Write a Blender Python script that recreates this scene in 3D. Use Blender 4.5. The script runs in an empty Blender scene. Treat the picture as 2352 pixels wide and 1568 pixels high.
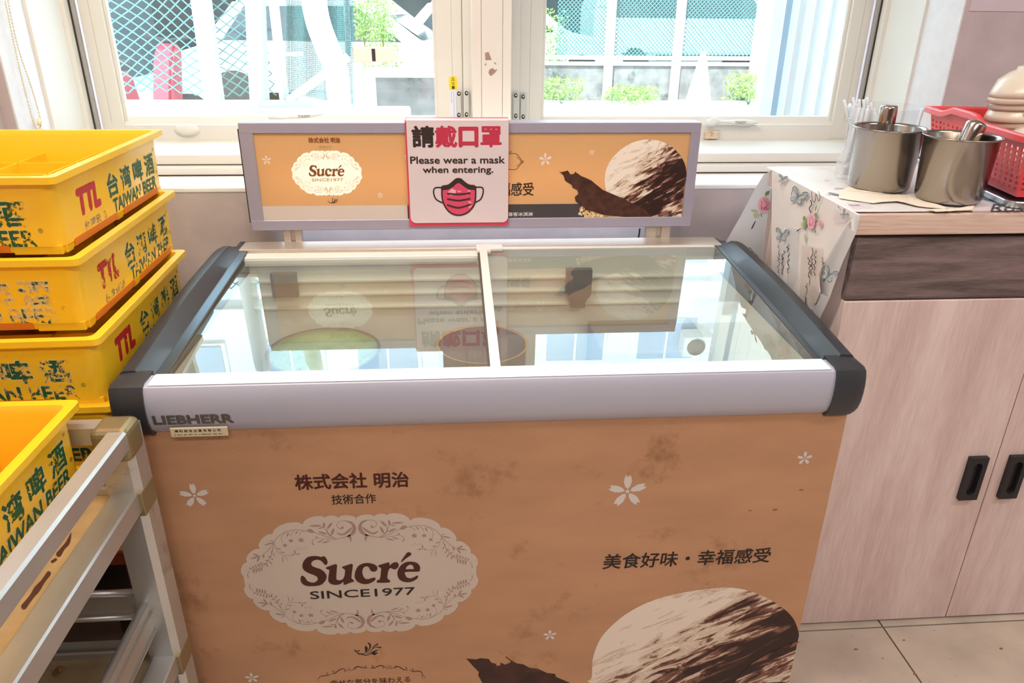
import bpy, bmesh, math, random
from math import sin, cos, pi, radians as rad, sqrt, atan2
from mathutils import Vector, Matrix, noise
from mathutils.geometry import tessellate_polygon
random.seed(7)
C = bpy.context.collection
S = bpy.context.scene

# ------------------------------------------------------------------ camera
F_PX = 1725.7
H = 1.40
def cam_axes(p, yaw, roll):
    f0 = Vector((sin(yaw), cos(yaw), 0)); r0 = Vector((cos(yaw), -sin(yaw), 0)); u0 = Vector((0, 0, 1))
    f = f0 * cos(p) - u0 * sin(p); u = u0 * cos(p) + f0 * sin(p)
    return r0 * cos(roll) + u * sin(roll), -r0 * sin(roll) + u * cos(roll), f
CR, CU, CF = cam_axes(rad(24.27), rad(4.40), rad(0.62))
cam = bpy.data.cameras.new('camera'); cam_o = bpy.data.objects.new('camera', cam); C.objects.link(cam_o)
cam.sensor_width = 36; cam.lens = F_PX / 2352 * 36; cam.clip_start = 0.02; cam.clip_end = 300
cam_o.matrix_world = Matrix(((CR.x, CU.x, -CF.x, 0), (CR.y, CU.y, -CF.y, 0), (CR.z, CU.z, -CF.z, H), (0, 0, 0, 1)))
S.camera = cam_o

# ------------------------------------------------------------------ light and exposure
S.view_settings.view_transform = 'Standard'; S.view_settings.look = 'None'
S.view_settings.gamma = 1; S.view_settings.use_curve_mapping = False
S.view_settings.exposure = 0.35
S.cycles.transparent_max_bounces = 64
w = bpy.data.worlds.new('sky'); S.world = w; w.use_nodes = True
nt = w.node_tree; bg = nt.nodes['Background']
tc = nt.nodes.new('ShaderNodeTexCoord'); sx = nt.nodes.new('ShaderNodeSeparateXYZ'); rp = nt.nodes.new('ShaderNodeValToRGB')
rp.color_ramp.elements[0].position = 0.0; rp.color_ramp.elements[0].color = (0.80, 0.88, 0.95, 1)
rp.color_ramp.elements[1].position = 0.7; rp.color_ramp.elements[1].color = (0.55, 0.75, 1.0, 1)
nt.links.new(tc.outputs['Generated'], sx.inputs[0]); nt.links.new(sx.outputs['Z'], rp.inputs[0]); nt.links.new(rp.outputs[0], bg.inputs[0])
bg.inputs[1].default_value = 5.6
sun = bpy.data.lights.new('sun', 'SUN'); sun.energy = 13; sun.angle = rad(1.2); sun.color = (1, .95, .88)
so = bpy.data.objects.new('sun', sun); C.objects.link(so); so.rotation_euler = (rad(38), 0, rad(-24))
def area(name, loc, size, power, col, rot=(0, 0, 0), sy=None):
    l = bpy.data.lights.new(name, 'AREA'); l.energy = power; l.size = size; l.color = col
    if sy: l.shape = 'RECTANGLE'; l.size_y = sy
    o = bpy.data.objects.new(name, l); C.objects.link(o); o.location = loc; o.rotation_euler = rot; return o
area('ceiling_lamp', (0.2, -0.9, 2.58), 1.2, 30, (1, .93, .88), sy=.3)
area('ceiling_lamp.001', (-0.3, 1.0, 2.58), 1.0, 17, (1, .92, .84), sy=.3)
area('ceiling_lamp.002', (1.8, 0.2, 2.58), 1.2, 19, (1, .93, .92), sy=.3)

area('warm_wall_fill', (-.75, 1.35, 2.58), .5, 7, (1, .74, .46))  # warm fill light added to tint the wall by the crates golden
area('sign_tube', (.05, 1.888, .998), 1.0, 1.1, (1, .95, .86), (rad(90), 0, 0), .06)      # the tubes of the lit sign
area('sign_tube.001', (.05, 1.915, .872), 1.0, .42, (.72, .85, 1), (0, 0, 0), .02)
# ------------------------------------------------------------------ helpers
def ray(x, y):
    return CR * ((x - 1176) / F_PX) + CU * ((784 - y) / F_PX) + CF
O = Vector((0, 0, H))
def atY(x, y, Y): d = ray(x, y); return O + d * (Y / d.y)
def atX(x, y, X): d = ray(x, y); return O + d * (X / d.x)
def atZ(x, y, Z): d = ray(x, y); return O + d * ((Z - H) / d.z)

def lin(h):
    h = h.lstrip('#'); v = [int(h[i:i + 2], 16) / 255 for i in (0, 2, 4)]
    return tuple((c / 12.92 if c <= .04045 else ((c + .055) / 1.055) ** 2.4) for c in v) + (1,)

MATS = {}
def mat(name, col, rough=.5, metal=0, var=0, vscale=6, bump=0, bscale=60, stretch=None, coat=0, spec=.5, dirt=None, dscale=3, dthr=.6, trans=0, sss=0, emis=None, alpha=None, worn=None):
    if name in MATS: return MATS[name]
    m = bpy.data.materials.new(name); m.use_nodes = True; n = m.node_tree.nodes; L = m.node_tree.links
    b = n['Principled BSDF']; c = lin(col) if isinstance(col, str) else col
    b.inputs['Base Color'].default_value = c; b.inputs['Roughness'].default_value = rough; b.inputs['Metallic'].default_value = metal
    b.inputs['Specular IOR Level'].default_value = spec; b.inputs['Coat Weight'].default_value = coat
    m.diffuse_color = c
    t = n.new('ShaderNodeTexCoord'); mp = n.new('ShaderNodeMapping'); L.new(t.outputs['Object'], mp.inputs[0])
    if stretch: mp.inputs['Scale'].default_value = stretch
    cur = None
    if var:
        no = n.new('ShaderNodeTexNoise'); no.inputs['Scale'].default_value = vscale; no.inputs['Detail'].default_value = 5
        L.new(mp.outputs[0], no.inputs['Vector'])
        r = n.new('ShaderNodeValToRGB'); r.color_ramp.elements[0].position = .3; r.color_ramp.elements[1].position = .7
        r.color_ramp.elements[0].color = tuple(x * (1 - var) for x in c[:3]) + (1,)
        r.color_ramp.elements[1].color = tuple(min(1, x * (1 + var)) for x in c[:3]) + (1,)
        L.new(no.outputs['Fac'], r.inputs[0]); cur = r.outputs[0]
    if dirt:
        no = n.new('ShaderNodeTexNoise'); no.inputs['Scale'].default_value = dscale; no.inputs['Detail'].default_value = 8; no.inputs['Roughness'].default_value = .7
        L.new(t.outputs['Object'], no.inputs['Vector'])
        r = n.new('ShaderNodeValToRGB'); r.color_ramp.elements[0].position = dthr; r.color_ramp.elements[1].position = min(1, dthr + .12)
        r.color_ramp.elements[0].color = (0, 0, 0, 1); r.color_ramp.elements[1].color = (1, 1, 1, 1)
        L.new(no.outputs['Fac'], r.inputs[0])
        mx = n.new('ShaderNodeMix'); mx.data_type = 'RGBA'
        L.new(r.outputs[0], mx.inputs[0])
        if cur: L.new(cur, mx.inputs[6])
        else: mx.inputs[6].default_value = c
        mx.inputs[7].default_value = lin(dirt); cur = mx.outputs[2]
    if cur: L.new(cur, b.inputs['Base Color'])
    if bump:
        no = n.new('ShaderNodeTexNoise'); no.inputs['Scale'].default_value = bscale; no.inputs['Detail'].default_value = 4
        L.new(mp.outputs[0], no.inputs['Vector'])
        bu = n.new('ShaderNodeBump'); bu.inputs['Strength'].default_value = bump; bu.inputs['Distance'].default_value = .002
        L.new(no.outputs['Fac'], bu.inputs['Height']); L.new(bu.outputs[0], b.inputs['Normal'])
    if emis: b.inputs['Emission Color'].default_value = lin(emis[0]); b.inputs['Emission Strength'].default_value = emis[1]
    out = n['Material Output']
    if trans:
        tr = n.new('ShaderNodeBsdfTranslucent'); mx = n.new('ShaderNodeMixShader'); mx.inputs[0].default_value = trans
        if cur: L.new(cur, tr.inputs[0])
        else: tr.inputs[0].default_value = c
        L.new(b.outputs[0], mx.inputs[1]); L.new(tr.outputs[0], mx.inputs[2]); L.new(mx.outputs[0], out.inputs[0])
    if worn is not None or alpha is not None:
        tr = n.new('ShaderNodeBsdfTransparent'); mx = n.new('ShaderNodeMixShader')
        if worn is not None:
            no = n.new('ShaderNodeTexNoise'); no.inputs['Scale'].default_value = 48; no.inputs['Detail'].default_value = 9; no.inputs['Roughness'].default_value = .78
            oi = n.new('ShaderNodeObjectInfo'); ad = n.new('ShaderNodeVectorMath'); ad.operation = 'ADD'
            L.new(t.outputs['Object'], ad.inputs[0]); L.new(oi.outputs['Location'], ad.inputs[1]); L.new(ad.outputs[0], no.inputs['Vector'])
            r = n.new('ShaderNodeValToRGB'); r.color_ramp.elements[0].position = worn - .015; r.color_ramp.elements[1].position = worn + .015
            L.new(no.outputs['Fac'], r.inputs[0]); L.new(r.outputs[0], mx.inputs[0])
        else: mx.inputs[0].default_value = alpha
        L.new(tr.outputs[0], mx.inputs[1]); L.new(b.outputs[0], mx.inputs[2]); L.new(mx.outputs[0], out.inputs[0])
    MATS[name] = m; return m

def glassmat(name, tint='f4faf8', k=1.9, rough=0.0, haze=0.0, ior=1.5):
    if name in MATS: return MATS[name]
    m = bpy.data.materials.new(name); m.use_nodes = True; n = m.node_tree.nodes; L = m.node_tree.links
    n.remove(n['Principled BSDF']); out = n['Material Output']
    tr = n.new('ShaderNodeBsdfTransparent'); tr.inputs[0].default_value = lin(tint)
    gl = n.new('ShaderNodeBsdfGlossy'); gl.inputs['Roughness'].default_value = rough
    fr = n.new('ShaderNodeLayerWeight'); fr.inputs[0].default_value = .5      # Schlick reflectance of one glass face
    pw = n.new('ShaderNodeMath'); pw.operation = 'POWER'; pw.inputs[1].default_value = 5; L.new(fr.outputs['Facing'], pw.inputs[0])
    mu = n.new('ShaderNodeMath'); mu.operation = 'MULTIPLY_ADD'; mu.inputs[1].default_value = .96; mu.inputs[2].default_value = .04 * k; mu.use_clamp = True
    L.new(pw.outputs[0], mu.inputs[0])
    mx = n.new('ShaderNodeMixShader'); L.new(mu.outputs[0], mx.inputs[0]); L.new(tr.outputs[0], mx.inputs[1]); L.new(gl.outputs[0], mx.inputs[2])
    last = mx
    if haze:
        df = n.new('ShaderNodeBsdfDiffuse'); df.inputs[0].default_value = (.9, .95, .97, 1)
        no = n.new('ShaderNodeTexNoise'); no.inputs['Scale'].default_value = 9; no.inputs['Detail'].default_value = 6
        t = n.new('ShaderNodeTexCoord'); L.new(t.outputs['Object'], no.inputs['Vector'])
        m2 = n.new('ShaderNodeMath'); m2.operation = 'MULTIPLY'; m2.inputs[1].default_value = haze * 2; L.new(no.outputs['Fac'], m2.inputs[0])
        m3 = n.new('ShaderNodeMixShader'); L.new(m2.outputs[0], m3.inputs[0]); L.new(mx.outputs[0], m3.inputs[1]); L.new(df.outputs[0], m3.inputs[2]); last = m3
    L.new(last.outputs[0], out.inputs[0]); MATS[name] = m; return m

WM = {}   # world matrices of things
def thing(name, label, cat, loc=(0, 0, 0), rot=(0, 0, 0), group=None, kind=None):
    o = bpy.data.objects.new(name, None); C.objects.link(o); o.location = loc; o.rotation_euler = rot
    o.empty_display_size = .05
    if label: o['label'] = label
    if cat: o['category'] = cat
    if group: o['group'] = group
    if kind: o['kind'] = kind
    from mathutils import Euler
    WM[o.name] = Matrix.Translation(loc) @ Euler(rot).to_matrix().to_4x4()
    return o
def put(name, me, mats=None, parent=None, local=False, label=None, smooth=False, kind=None):
    """link a mesh (in world coordinates unless local) as one object"""
    if isinstance(me, bmesh.types.BMesh):
        b = me; me = bpy.data.meshes.new(name); b.to_mesh(me); b.free()
    M = WM.get(parent.name) if parent else None
    if M is not None and not local: me.transform(M.inverted())
    if mats is not None:
        if len(me.materials): me.materials.clear()
        for m in (mats if isinstance(mats, (list, tuple)) else [mats]): me.materials.append(m)
    if smooth:
        for p in me.polygons: p.use_smooth = True
        try: me.set_sharp_from_angle(angle=rad(35))
        except Exception: pass
    o = bpy.data.objects.new(name, me); C.objects.link(o)
    if parent: o.parent = parent; WM[o.name] = WM.get(parent.name, Matrix())
    if label: o['label'] = label
    if kind: o['kind'] = kind
    return o
def tag(o, label, cat, group=None, kind=None):
    o['label'] = label; o['category'] = cat
    if group: o['group'] = group
    if kind: o['kind'] = kind
    return o
def struct(name, me, m, parent=None, smooth=False):
    o = put(name, me, m, parent, smooth=smooth)
    if not parent: o['kind'] = 'structure'
    return o
def clone(o, parent=None):
    c = o.copy(); C.objects.link(c); c.parent = parent
    for ch in list(o.children): clone(ch, c)
    return c

def box(bm, lo, hi, bev=0, seg=2, mi=0):
    lo = Vector(lo); hi = Vector(hi)
    t = bmesh.new(); r = bmesh.ops.create_cube(t, size=1)
    for v in t.verts: v.co = Vector(((v.co.x + .5) * (hi.x - lo.x) + lo.x, (v.co.y + .5) * (hi.y - lo.y) + lo.y, (v.co.z + .5) * (hi.z - lo.z) + lo.z))
    if bev: bmesh.ops.bevel(t, geom=t.edges[:], offset=bev, segments=seg, profile=.5, affect='EDGES')
    join(bm, t, mi)
def join(bm, t, mi=0, M=None):
    mp = {}
    for v in t.verts: mp[v] = bm.verts.new(M @ v.co if M else v.co)
    for f in t.faces:
        try:
            g = bm.faces.new([mp[v] for v in f.verts]); g.material_index = mi; g.smooth = f.smooth
        except ValueError: pass
    t.free()
def B(lo, hi, bev=0, seg=2):
    bm = bmesh.new(); box(bm, lo, hi, bev, seg); return bm
def prism(bm, pts, vec, mi=0):
    """extrude the closed 3D polygon pts by vec"""
    vec = Vector(vec); a = [bm.verts.new(Vector(p)) for p in pts]; b = [bm.verts.new(Vector(p) + vec) for p in pts]
    n = len(pts); fs = []
    for i in range(n):
        fs.append(bm.faces.new((a[i], a[(i + 1) % n], b[(i + 1) % n], b[i])))
    for tri in tessellate_polygon([[Vector(p) for p in pts]]):
        fs.append(bm.faces.new([a[i] for i in tri])); fs.append(bm.faces.new([b[i] for i in reversed(tri)]))
    for f in fs: f.material_index = mi
    bmesh.ops.recalc_face_normals(bm, faces=fs)
def sweep(bm, section, path_fn, ts, closed=True, caps=True, mi=0):
    """section(t) -> list of 3D points; consecutive rings are bridged"""
    rings = [[bm.verts.new(p) for p in section(t)] for t in ts]
    fs = []
    for a, b in zip(rings, rings[1:]):
        n = len(a)
        for i in range(n if closed else n - 1):
            fs.append(bm.faces.new((a[i], a[(i + 1) % n], b[(i + 1) % n], b[i])))
    if caps and closed:
        for r in (rings[0], rings[-1]):
            for tri in tessellate_polygon([[v.co for v in r]]): fs.append(bm.faces.new([r[i] for i in tri]))
    for f in fs: f.material_index = mi
    bmesh.ops.recalc_face_normals(bm, faces=fs)
def tube(bm, pts, r, n=8, caps=True, mi=0):
    pts = [Vector(p) for p in pts]; rr = r if isinstance(r, (list, tuple)) else [r] * len(pts)
    rings = []; up = None
    for i, p in enumerate(pts):
        d = (pts[min(i + 1, len(pts) - 1)] - pts[max(i - 1, 0)]).normalized()
        if up is None: up = d.orthogonal().normalized()
        up = (up - d * up.dot(d)); up = up.normalized() if up.length > 1e-6 else d.orthogonal().normalized()
        s = d.cross(up)
        rings.append([bm.verts.new(p + (up * cos(2 * pi * k / n) + s * sin(2 * pi * k / n)) * rr[i]) for k in range(n)])
    for a, b in zip(rings, rings[1:]):
        for k in range(n):
            f = bm.faces.new((a[k], a[(k + 1) % n], b[(k + 1) % n], b[k])); f.smooth = True; f.material_index = mi
    if caps:
        f = bm.faces.new(list(reversed(rings[0]))); f.material_index = mi
        f = bm.faces.new(rings[-1]); f.material_index = mi
def lathe(bm, prof, c=(0, 0, 0), n=48, M=None, mi=0):
    c = Vector(c); rings = []
    for r, z in prof:
        if r < 1e-6: v = bm.verts.new((M @ Vector((0, 0, z)) if M else Vector((0, 0, z))) + c); rings.append([v] * n); continue
        ring = []
        for k in range(n):
            p = Vector((r * cos(2 * pi * k / n), r * sin(2 * pi * k / n), z)); ring.append(bm.verts.new((M @ p if M else p) + c))
        rings.append(ring)
    for a, b in zip(rings, rings[1:]):
        for k in range(n):
            q = [a[k], a[(k + 1) % n], b[(k + 1) % n], b[k]]; u = []
            for v in q:
                if v not in u: u.append(v)
            if len(u) > 2:
                try: f = bm.faces.new(u); f.smooth = True; f.material_index = mi
                except ValueError: pass
def catmull(pts, k=6, closed=False):
    pts = [Vector(p) for p in pts]; out = []; n = len(pts)
    for i in range(n if closed else n - 1):
        p0 = pts[(i - 1) % n] if closed or i > 0 else pts[0]; p1 = pts[i]; p2 = pts[(i + 1) % n]
        p3 = pts[(i + 2) % n] if closed or i + 2 < n else pts[-1]
        for j in range(k):
            t = j / k
            out.append(.5 * ((2 * p1) + (p2 - p0) * t + (2 * p0 - 5 * p1 + 4 * p2 - p3) * t * t + (3 * p1 - p0 - 3 * p2 + p3) * t ** 3))
    if not closed: out.append(pts[-1])
    return out

# ---- flat drawing: all 2D shapes are collected in plane coordinates and mapped onto a real surface
class Draw:
    def __init__(s, fn): s.bm = bmesh.new(); s.fn = fn       # fn(u, v, lift) -> point on the surface
    def poly(s, loops, lift=0, mi=0, smooth=0):
        if not isinstance(loops[0][0], (tuple, list, Vector)): loops = [loops]
        if smooth: loops = [[(p.x, p.y) for p in catmull([(a, b, 0) for a, b in l], smooth, True)] for l in loops]
        vs = [s.bm.verts.new(s.fn(p[0], p[1], lift)) for l in loops for p in l]
        for tri in tessellate_polygon([[Vector((p[0], p[1], 0)) for p in l] for l in loops]):
            try: f = s.bm.faces.new([vs[i] for i in tri]); f.material_index = mi
            except ValueError: pass
    def stroke(s, pts, w, lift=0, mi=0, k=6, cap=True):
        n = len(pts); ww = list(w) if isinstance(w, (list, tuple)) else [w] * n
        P = catmull([(p[0], p[1], 0) for p in pts], k) if n > 2 else [Vector((p[0], p[1], 0)) for p in pts]
        W = [x.x for x in catmull([(a, 0, 0) for a in ww], k)] if n > 2 else ww
        L = []; R = []
        for i, p in enumerate(P):
            d = P[min(i + 1, len(P) - 1)] - P[max(i - 1, 0)]
            if d.length < 1e-9: d = Vector((1, 0, 0))
            d.normalize(); q = Vector((-d.y, d.x, 0)) * max(W[i], 0) / 2
            L.append(p + q); R.append(p - q)
        a = [s.bm.verts.new(s.fn(p.x, p.y, lift)) for p in L]; b = [s.bm.verts.new(s.fn(p.x, p.y, lift)) for p in R]
        for i in range(len(P) - 1):
            f = s.bm.faces.new((a[i], a[i + 1], b[i + 1], b[i])); f.material_index = mi
        if cap:
            for p, wd in ((P[0], W[0]), (P[-1], W[-1])):
                if wd > 0: s.disc(p.x, p.y, wd / 2, lift + .00001, mi, 10)
    def disc(s, x, y, r, lift=0, mi=0, n=24, ry=None, rot=0):
        ry = ry or r; v = [s.bm.verts.new(s.fn(x + r * cos(2 * pi * k / n) * cos(rot) - ry * sin(2 * pi * k / n) * sin(rot), y + r * cos(2 * pi * k / n) * sin(rot) + ry * sin(2 * pi * k / n) * cos(rot), lift)) for k in range(n)]
        f = s.bm.faces.new(v); f.material_index = mi
    def leaf(s, a, b, w, lift=0, mi=0):
        ax, ay = a; bx, by = b; dx, dy = bx - ax, by - ay; l = sqrt(dx * dx + dy * dy) or 1; nx, ny = -dy / l * w / 2, dx / l * w / 2
        pts = []
        for sg in (1, -1):
            seq = [(t, sin(pi * t) ** .8) for t in (0, .15, .35, .55, .75, .9, 1)]
            if sg < 0: seq = list(reversed(seq))[1:-1]
            for t, h in seq: pts.append((ax + dx * t + nx * h * sg, ay + dy * t + ny * h * sg))
        s.poly(pts, lift, mi)
    def done(s, name, m, parent, **k): return put(name, s.bm, m, parent, **k)

_tc = {}
def text_mesh(body):
    if body in _tc: return _tc[body].copy()
    t = bpy.data.curves.new('t', 'FONT'); t.body = body; t.size = 1; t.resolution_u = 3
    ob = bpy.data.objects.new('t', t); C.objects.link(ob)
    me = bpy.data.meshes.new_from_object(ob.evaluated_get(bpy.context.evaluated_depsgraph_get()))
    bpy.data.objects.remove(ob); bpy.data.curves.remove(t); _tc[body] = me; return me.copy()
def text(name, body, fn, u0, u1, v0, v1, m, parent, bold=0, shear=0, lift=.0004, label=None, local=False, rot=False, kind=None):
    """lettering fitted to the box u0..u1, v0..v1 of a surface; bold thickens it by overlaying shifted copies"""
    me = text_mesh(body); xs = [v.co.x for v in me.vertices]; ys = [v.co.y for v in me.vertices]
    a, b, c, d = min(xs), max(xs), min(ys), max(ys)
    sh = [(0, 0)] if not bold else [(bold * cos(k * pi / 4), bold * sin(k * pi / 4)) for k in range(8)] + [(0, 0)]
    if bold > .05: sh += [(bold * .5 * cos(k * pi / 4), bold * .5 * sin(k * pi / 4)) for k in range(8)]
    bm = bmesh.new()
    for i, (ox, oy) in enumerate(sh):
        vs = []
        for v in me.vertices:
            x = (v.co.x - a) / (b - a); y = (v.co.y - c) / (d - c)
            h = abs(v1 - v0)
            x = u0 + (u1 - u0) * x + ox * h * (1 if u1 > u0 else -1); y = v0 + (v1 - v0) * y + oy * h
            x += shear * (y - v0)
            vs.append(bm.verts.new(fn(x, y, lift + i * .000006)))
        for p in me.polygons:
            try: bm.faces.new([vs[j] for j in p.vertices])
            except ValueError: pass
    return put(name, bm, m, parent, label=label, local=local, kind=kind)

# ------------------------------------------------------------------ materials
M_tile = mat('stone_tile', '#b8aa9a', .5, var=.16, vscale=7, dirt='#6f6358', dscale=70, dthr=.62, bump=.15, bscale=40)
M_grout = mat('grout', '#6b6258', .9)
M_wall = mat('wallpaper', '#c0b4b6', .85, var=.08, vscale=14, bump=.15, bscale=120)
M_plain = mat('plaster', '#e6dfd6', .9)
M_reveal = mat('reveal_plaster', '#e2e2e6', .85, var=.03, vscale=40, bump=.1, bscale=100)
M_ceil = mat('ceiling_paint', '#ece8e0', .9)
M_frame = mat('cream_aluminium', '#dfddd6', .38, var=.02, vscale=5)
M_gap = mat('dark_gap', '#3a332c', .8)
M_pile = mat('pile_seal', '#a8a6a6', .95, bump=.8, bscale=300)
M_stool = mat('white_tile_sill', '#f1f1f3', .3)
M_glass = glassmat('window_glass', 'f3fbfb', 1, haze=.04)
M_lid = glassmat('lid_glass', 'f2f7f4', 2.0, haze=.035)
M_tan = mat('tan_print', '#bd8f6c', .42, var=.09, vscale=5, dirt='#9c6f4e', dscale=7, dthr=.58, stretch=(1, 1, 3), bump=.05, bscale=500)
M_dark = mat('charcoal_plastic', '#34373c', .38, var=.05, vscale=40, bump=.1, bscale=400)
M_rim = mat('slate_metal', '#5c6b78', .3, metal=.75)
M_band = mat('grey_band', '#bdbfd0', .38, metal=.25, var=.02, vscale=4)
M_alu = mat('aluminium', '#c9bfb4', .35, metal=.55, var=.06, vscale=20, stretch=(1, 8, 8), dirt='#8d8072', dscale=9, dthr=.66)
M_white = mat('white_enamel', '#eeeae4', .3, dirt='#9a8f80', dscale=40, dthr=.74)
M_liner = mat('freezer_liner', '#fbf6ec', .5, var=.04, vscale=8)
M_lila = mat('lilac_frame', '#a8a3b4', .4, metal=.2, var=.02, vscale=3)
M_signp = mat('sign_print', '#ecc08a', .35, trans=.30, var=.02, vscale=3)
M_cream = mat('cream_print', '#cdbfb1', .45, var=.03, vscale=8)
M_creamS = mat('cream_print_bright', '#f8f1e2', .4, emis=('#fff2dc', .22))  # backlight of the sign put into the plate as a faint glow
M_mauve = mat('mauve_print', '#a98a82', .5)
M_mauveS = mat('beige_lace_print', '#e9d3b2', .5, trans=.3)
M_brown = mat('brown_print', '#47190f', .45)
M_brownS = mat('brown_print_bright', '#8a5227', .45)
M_gold = mat('gold_print', '#c8a66a', .45)
M_black = mat('dark_print', '#1f1613', .5)
M_logo = mat('grey_logo', '#5d5753', .5)
M_flower = mat('blossom_print', '#d6cfc9', .5)
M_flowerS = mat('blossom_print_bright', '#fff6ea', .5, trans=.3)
M_yel = mat('yellow_plastic', '#ffc92a', .22, var=.03, vscale=3, bump=.05, bscale=300, spec=.5)
M_green = mat('green_print', '#1d5c34', .5, worn=.47)
M_greenB = mat('green_print_dense', '#1d5c34', .5, worn=.40)
M_red = mat('red_print', '#c4222a', .5, worn=.40)
M_grey = mat('purple_print', '#8d7a80', .5, worn=.50)
M_pale = mat('pale_print_edge', '#ecd59a', .5, worn=.50)
M_steel = mat('brushed_steel', '#a39c95', .19, metal=1, bump=.12, bscale=40, stretch=(1, 1, .04))
M_trol = mat('trolley_aluminium', '#cbccca', .36, metal=.75, var=.08, vscale=6, dirt='#9b8a70', dscale=7, dthr=.60)
M_brass = mat('brass_joint', '#9a8a66', .4, metal=.6)
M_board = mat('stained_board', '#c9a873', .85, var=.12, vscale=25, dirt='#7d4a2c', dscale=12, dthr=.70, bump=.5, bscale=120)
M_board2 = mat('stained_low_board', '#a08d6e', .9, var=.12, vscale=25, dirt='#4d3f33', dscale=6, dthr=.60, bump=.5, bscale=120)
M_stoolw = mat('red_wood', '#8a3a24', .35, var=.3, vscale=8, stretch=(1, 6, 6))
M_dwood = mat('dark_wood', '#2a1a15', .5, var=.2, vscale=8)
M_bowl = mat('cream_melamine', '#e2d5c2', .22)
M_basket = mat('red_plastic', '#e4484a', .35)
M_paper = mat('paper', '#cfc3cc', .8)
M_napkin = mat('cream_napkin', '#e8ddcb', .9, bump=.2, bscale=80)
M_clear = glassmat('clear_plastic', 'f8fafc', 1, .05, haze=.05)
M_wrap = mat('plastic_wrap', '#f2f6fa', .25, alpha=.35)
M_spoon = mat('white_plastic', '#eef3f6', .3, trans=.3)

def wood(name, c1, c2, sc=(1, 1, 1), rot=(0, 0, 0), rough=.45, wscale=2.0, dist=6):
    if name in MATS: return MATS[name]
    m = bpy.data.materials.new(name); m.use_nodes = True; n = m.node_tree.nodes; L = m.node_tree.links; b = n['Principled BSDF']
    t = n.new('ShaderNodeTexCoord'); mp = n.new('ShaderNodeMapping'); mp.inputs['Scale'].default_value = sc; mp.inputs['Rotation'].default_value = rot
    L.new(t.outputs['Object'], mp.inputs[0])
    wv = n.new('ShaderNodeTexNoise'); wv.inputs['Scale'].default_value = wscale; wv.inputs['Detail'].default_value = 3; wv.inputs['Distortion'].default_value = dist
    L.new(mp.outputs[0], wv.inputs['Vector'])
    mp2 = n.new('ShaderNodeMapping'); mp2.inputs['Scale'].default_value = tuple(x * 9 for x in sc); L.new(t.outputs['Object'], mp2.inputs[0])
    no = n.new('ShaderNodeTexNoise'); no.inputs['Scale'].default_value = 6; no.inputs['Detail'].default_value = 6; L.new(mp2.outputs[0], no.inputs['Vector'])
    ad = n.new('ShaderNodeMath'); ad.operation = 'MULTIPLY_ADD'; ad.inputs[1].default_value = .32; L.new(no.outputs['Fac'], ad.inputs[0])
    m2 = n.new('ShaderNodeMath'); m2.operation = 'MULTIPLY'; m2.inputs[1].default_value = .68; L.new(wv.outputs['Fac'], m2.inputs[0]); L.new(m2.outputs[0], ad.inputs[2])
    r = n.new('ShaderNodeValToRGB'); r.color_ramp.elements[0].position = .36; r.color_ramp.elements[0].color = lin(c1); r.color_ramp.elements[1].position = .62; r.color_ramp.elements[1].color = lin(c2)
    L.new(ad.outputs[0], r.inputs[0]); L.new(r.outputs[0], b.inputs['Base Color']); b.inputs['Roughness'].default_value = rough
    MATS[name] = m; return m
M_light = wood('light_wood_laminate', '#c9b0aa', '#e2cfc9', (3.0, 3.0, .30), dist=2.5)
M_lighth = wood('light_wood_edge', '#c8a896', '#dfc7b6', (.5, 5, 12))
M_darkl = wood('dark_wood_laminate', '#4f4341', '#857370', (.6, 5, 9), dist=3)

# ------------------------------------------------------------------ room shell
YW = 1.96; XL = -1.0615; XR = 1.2735; ZS = .961; XWL = -1.086; XWR = 2.9; YR = -3.0; ZC = 2.62
floor = struct('floor', B((XWL - .1, YR - .1, -.06), (XWR + .1, YW + .1, -.004)), M_grout)
tile0 = None
for i in range(-4, 4):
    for j in range(-8, 2):
        x0 = 1.032 + i * .6; y0 = 1.335 + j * .6
        if x0 + .6 < XWL or x0 > XWR or y0 > YW or y0 + .6 < YR: continue
        if tile0 is None:
            tile0 = put('floor_tile', B((-.298, -.298, -.004), (.298, .298, 0), .0008, 1), M_tile, floor); t = tile0
        else: t = tile0.copy(); C.objects.link(t); t.parent = floor
        t.location = (x0 + .3, y0 + .3, 0)
d_ = bmesh.new()
for x_, y_, r_ in ((.93, 1.27, .004), (1.06, 1.29, .003), (.80, 1.30, .003), (1.03, 1.19, .004), (1.28, 1.25, .004), (1.33, 1.12, .003), (.98, 1.24, .002)):
    bmesh.ops.create_icosphere(d_, subdivisions=1, radius=r_, matrix=Matrix.Translation((x_, y_, r_ * .3)) @ Matrix.Diagonal((1.3, .8, .3, 1)))
put('crumb', d_, mat('crumb', '#a3642f', .8), floor, kind='stuff')
struct('ceiling', B((XWL - .1, YR - .1, ZC), (XWR + .1, YW + .6, ZC + .1)), M_ceil)
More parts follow.
